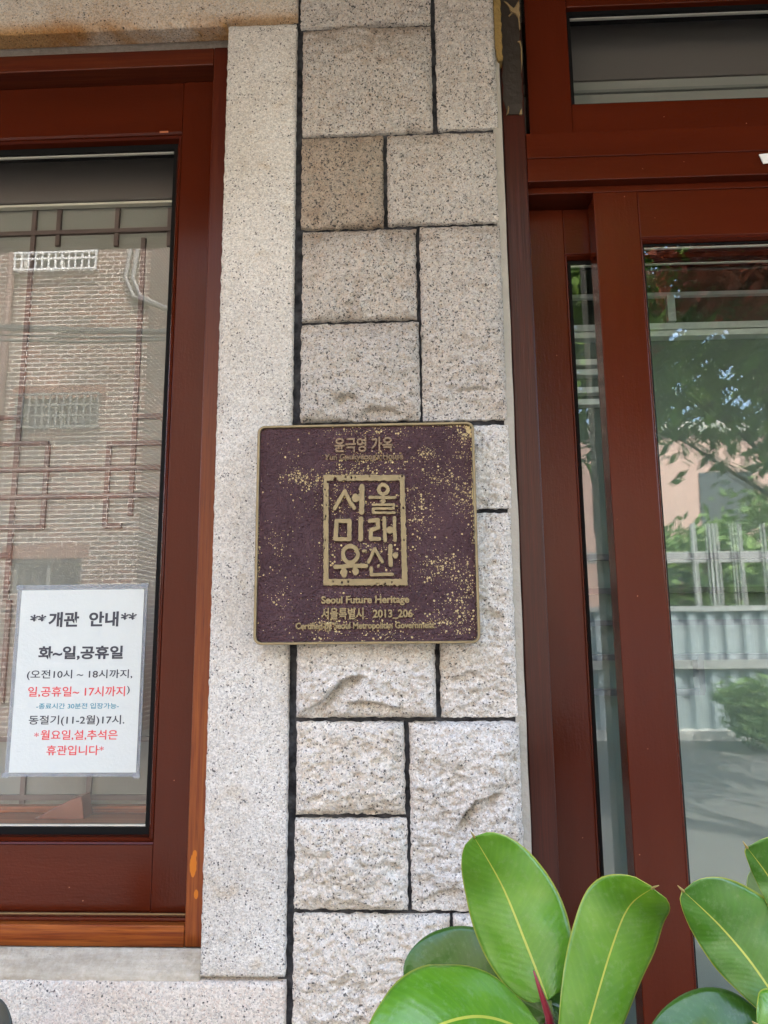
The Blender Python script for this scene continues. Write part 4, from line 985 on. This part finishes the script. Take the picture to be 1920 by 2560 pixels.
# cables over the street
cg = 'cables across the street'
for k, (y0_, y1_) in enumerate(((808, 826), (812, 828), (817, 831), (823, 834), (838, 842), (858, 846))):
    a = mir(-500, y0_ - 20, -5.2, YG); m_ = mir(200, (y0_ + y1_) / 2 + 4, -5.2, YG); b = mir(500, y1_, -5.2, YG)
    end = b + (b - m_) * 8 + Vector((0, 0, .6))
    o = MB().tube([a + Vector((-4, 0, .3)), a, m_, b, end], .009 + .003 * (k % 3), 6).build('power_cable', M['cable'], smooth=True)
    tag(o, 'thin dark overhead cable sagging in a bundle, mirrored across the window pane', 'cable', cg)
pole = MB().tube([(-13.6, -5.2, 0), (-13.6, -5.2, 8)], .16, 14, .11).build('utility_pole', M['conc'], smooth=True)
tag(pole, 'round grey concrete utility pole carrying the overhead cables', 'pole')
# pale building at the brick building's side
ph_ = thing('pale_building', 'pale green rendered building beside the brick building', 'building', (-1.5, -13, 0))
zt_ = mir(410, 655, -12.0, YG).z
MB().box(bx + .25, 1.5, -18, -12.0, 0, zt_).build('wall', M['pale_wall'], ph_)
MB().box(bx + .15, 1.6, -18.1, -11.9, zt_ - .9, zt_ - .78).box(bx + .15, 1.6, -18.1, -11.85, zt_, zt_ + .12).build('ledge', M['conc'], ph_)
for k in range(3):
    for f_ in range(2): MB().box(bx + 1.0 + k * 1.5, bx + 1.9 + k * 1.5, -12.02, -11.97, 1.0 + f_ * 2.2, 2.2 + f_ * 2.2).build('window', M['pane_dark'], ph_)
# corrugated fence and steel frame to the right
YFn = -8.4; yg_ = YD + .0145
def mr(px, py, Y): return mir(px, py, Y, yg_)
fn = thing('fence', 'blue-grey corrugated steel fence mirrored in the sliding door pane', 'fence', (5, YFn, 0))
zf1 = mr(1760, 1528, YFn).z; zf0 = .12
xs = np.arange(1.7, 10, .03); vs = []; 
for i, x in enumerate(xs):
    y = YFn + .03 * math.tanh(3 * math.sin(x * 2 * math.pi / .24)); vs += [(x, y, zf0), (x, y, zf1)]
MB().add(vs, [(2 * i, 2 * i + 2, 2 * i + 3, 2 * i + 1) for i in range(len(xs) - 1)]).build('panel', M['corr'], fn)
MB().box(1.7, 10, YFn - .04, YFn + .06, zf1, zf1 + .07).box(1.7, 10, YFn + .04, YFn + .09, mr(1760, 1660, YFn).z - .06, mr(1760, 1660, YFn).z + .05).build('fence_rail', M['steel'], fn)
MB().box(1.7, 10, YFn - .1, YFn + .12, 0, zf0).build('fence_footing', M['conc'], fn)
gt = thing('steel_frame', 'light grey steel frame of slim posts under a double beam above the corrugated fence', 'frame', (5, YFn - .4, 0))
zb1 = mr(1760, 1377, YFn - .4).z; zb0 = mr(1760, 1405, YFn - .4).z
MB().box(2.2, 9, YFn - .47, YFn - .35, zb0, zb1).build('beam', M['steel'], gt)
for px, wd in ((1738, .055), (1775, .025), (1785, .03), (1796, .035), (1835, .02), (1852, .04), (1655, .04), (1912, .03)):
    x = mr(px, 1450, YFn - .4).x; MB().box(x - wd / 2, x + wd / 2, YFn - .34, YFn - .30, 0, mr(px, 1310, YFn - .4).z).build('post', M['steel'], gt)
pk = thing('salmon_building', 'salmon coloured building behind the corrugated fence', 'building', (6, -15, 0))
zpk = mr(1800, 1080, -15.0).z
MB().box(2.2, 16, -22, -15.0, 0, zpk).build('wall', M['pink_wall'], pk)
MB().box(2.1, 16.1, -22.1, -14.9, zpk, zpk + .25).build('parapet', M['conc'], pk)
for k in range(4): MB().box(4.2 + k * 2.4, 5.4 + k * 2.4, -15.02, -14.96, 3.6, 4.9).build('window', M['pane_dark'], pk)
# trees
def crown(name, parent, c, rad, n, size, m, seed, squash=(1, 1, .75), clumps=26, shell=.55):
    rg = np.random.default_rng(seed)
    cc = rg.normal(size=(clumps, 3)); cc /= np.linalg.norm(cc, axis=1)[:, None]; cc *= rg.uniform(shell, 1, (clumps, 1)) * rad
    cc *= np.array(squash); k = rg.integers(0, clumps, n)
    pos = np.array(c) + cc[k] + rg.normal(size=(n, 3)) * rad * .17
    a = rg.normal(size=(n, 3)); a /= np.linalg.norm(a, axis=1)[:, None]; b = rg.normal(size=(n, 3)); b -= a * (a * b).sum(1)[:, None]; b /= np.linalg.norm(b, axis=1)[:, None]
    s = size * rg.uniform(.6, 1.3, (n, 1))
    V = np.stack([pos - a * s, pos + b * s * .45, pos + a * s, pos - b * s * .45], 1).reshape(-1, 3)
    me = bpy.data.meshes.new(name); me.from_pydata(V.tolist(), [], [(4 * i, 4 * i + 1, 4 * i + 2, 4 * i + 3) for i in range(n)])
    at2 = me.attributes.new('rnd', 'FLOAT', 'FACE'); at2.data.foreach_set('value', rg.uniform(0, 1, n).astype(np.float32))
    return link(name, me, m, parent)
def tree(name, label, x, y, h, c, rad, n, size, m, seed, **kw):
    t = thing(name, label, 'tree', (x, y, 0), 'trees across the street')
    tr = MB().tube([(x, y, 0), (x + .05, y, h * .35), (x - .04, y + .03, h * .7), tuple(c)], .13, 10, .05)
    rg = random.Random(seed)
    for k in range(7):
        a = rg.uniform(0, 6.28); z = h * rg.uniform(.45, .85); e = Vector(c) + Vector((math.cos(a), math.sin(a), rg.uniform(-.3, .6))) * rad * .8
        tr.tube([(x, y, z), Vector((x, y, z)).lerp(e, .5) + Vector((0, 0, .1)), e], .05, 6, .012)
    tr.build('trunk', M['bark'], t, smooth=True)
    crown('crown', t, c, rad, n, size, m, seed, **kw); return t
c1 = mr(1790, 880, -4.6)
tree('maple_tree', 'broad green tree overhanging the street, mirrored in the sliding door', c1.x + 1.1, -4.9, 3.0, (c1.x + .1, -4.7, c1.z + .55), 1.9, 11500, .085, M['fol_green'], 3, clumps=70, squash=(1.2, .8, .8), shell=.35)
c2 = mr(1900, 560, -3.0)
tree('maple_tree', 'red leaved maple beside the green tree, mirrored at the head of the sliding door', c2.x + .9, -3.0, 2.4, (c2.x + .15, -3.0, c2.z + .1), .8, 4200, .06, M['fol_red'], 4, clumps=26)
for k, (px, py, yy, rad, lab) in enumerate(((1700, 1440, -10.5, 1.0, 'bushy light green tree behind the steel frame, nearest the pale building'), (1850, 1450, -10.8, 1.2, 'bushy light green tree behind the steel frame, before the salmon building'), (1960, 1390, -11.5, 1.3, 'taller light green tree behind the corrugated fence, farthest along it'))):
    c3 = mr(px, py, yy); tree('bushy_tree', lab, c3.x, yy, c3.z, tuple(c3), rad, 2500, .10, M['fol_light'], 20 + k, clumps=24)
c4 = mr(1880, 1800, -7.6)
t = thing('shrub', 'rounded light green shrub at the foot of the corrugated fence', 'shrub', (c4.x, -7.6, 0))
crown('foliage', t, (c4.x, -7.6, .42), .45, 1500, .06, M['fol_light'], 33)
MB().tube([(c4.x, -7.6, 0), (c4.x, -7.6, .4)], .03, 8, .015).build('stem', M['bark'], t, smooth=True)
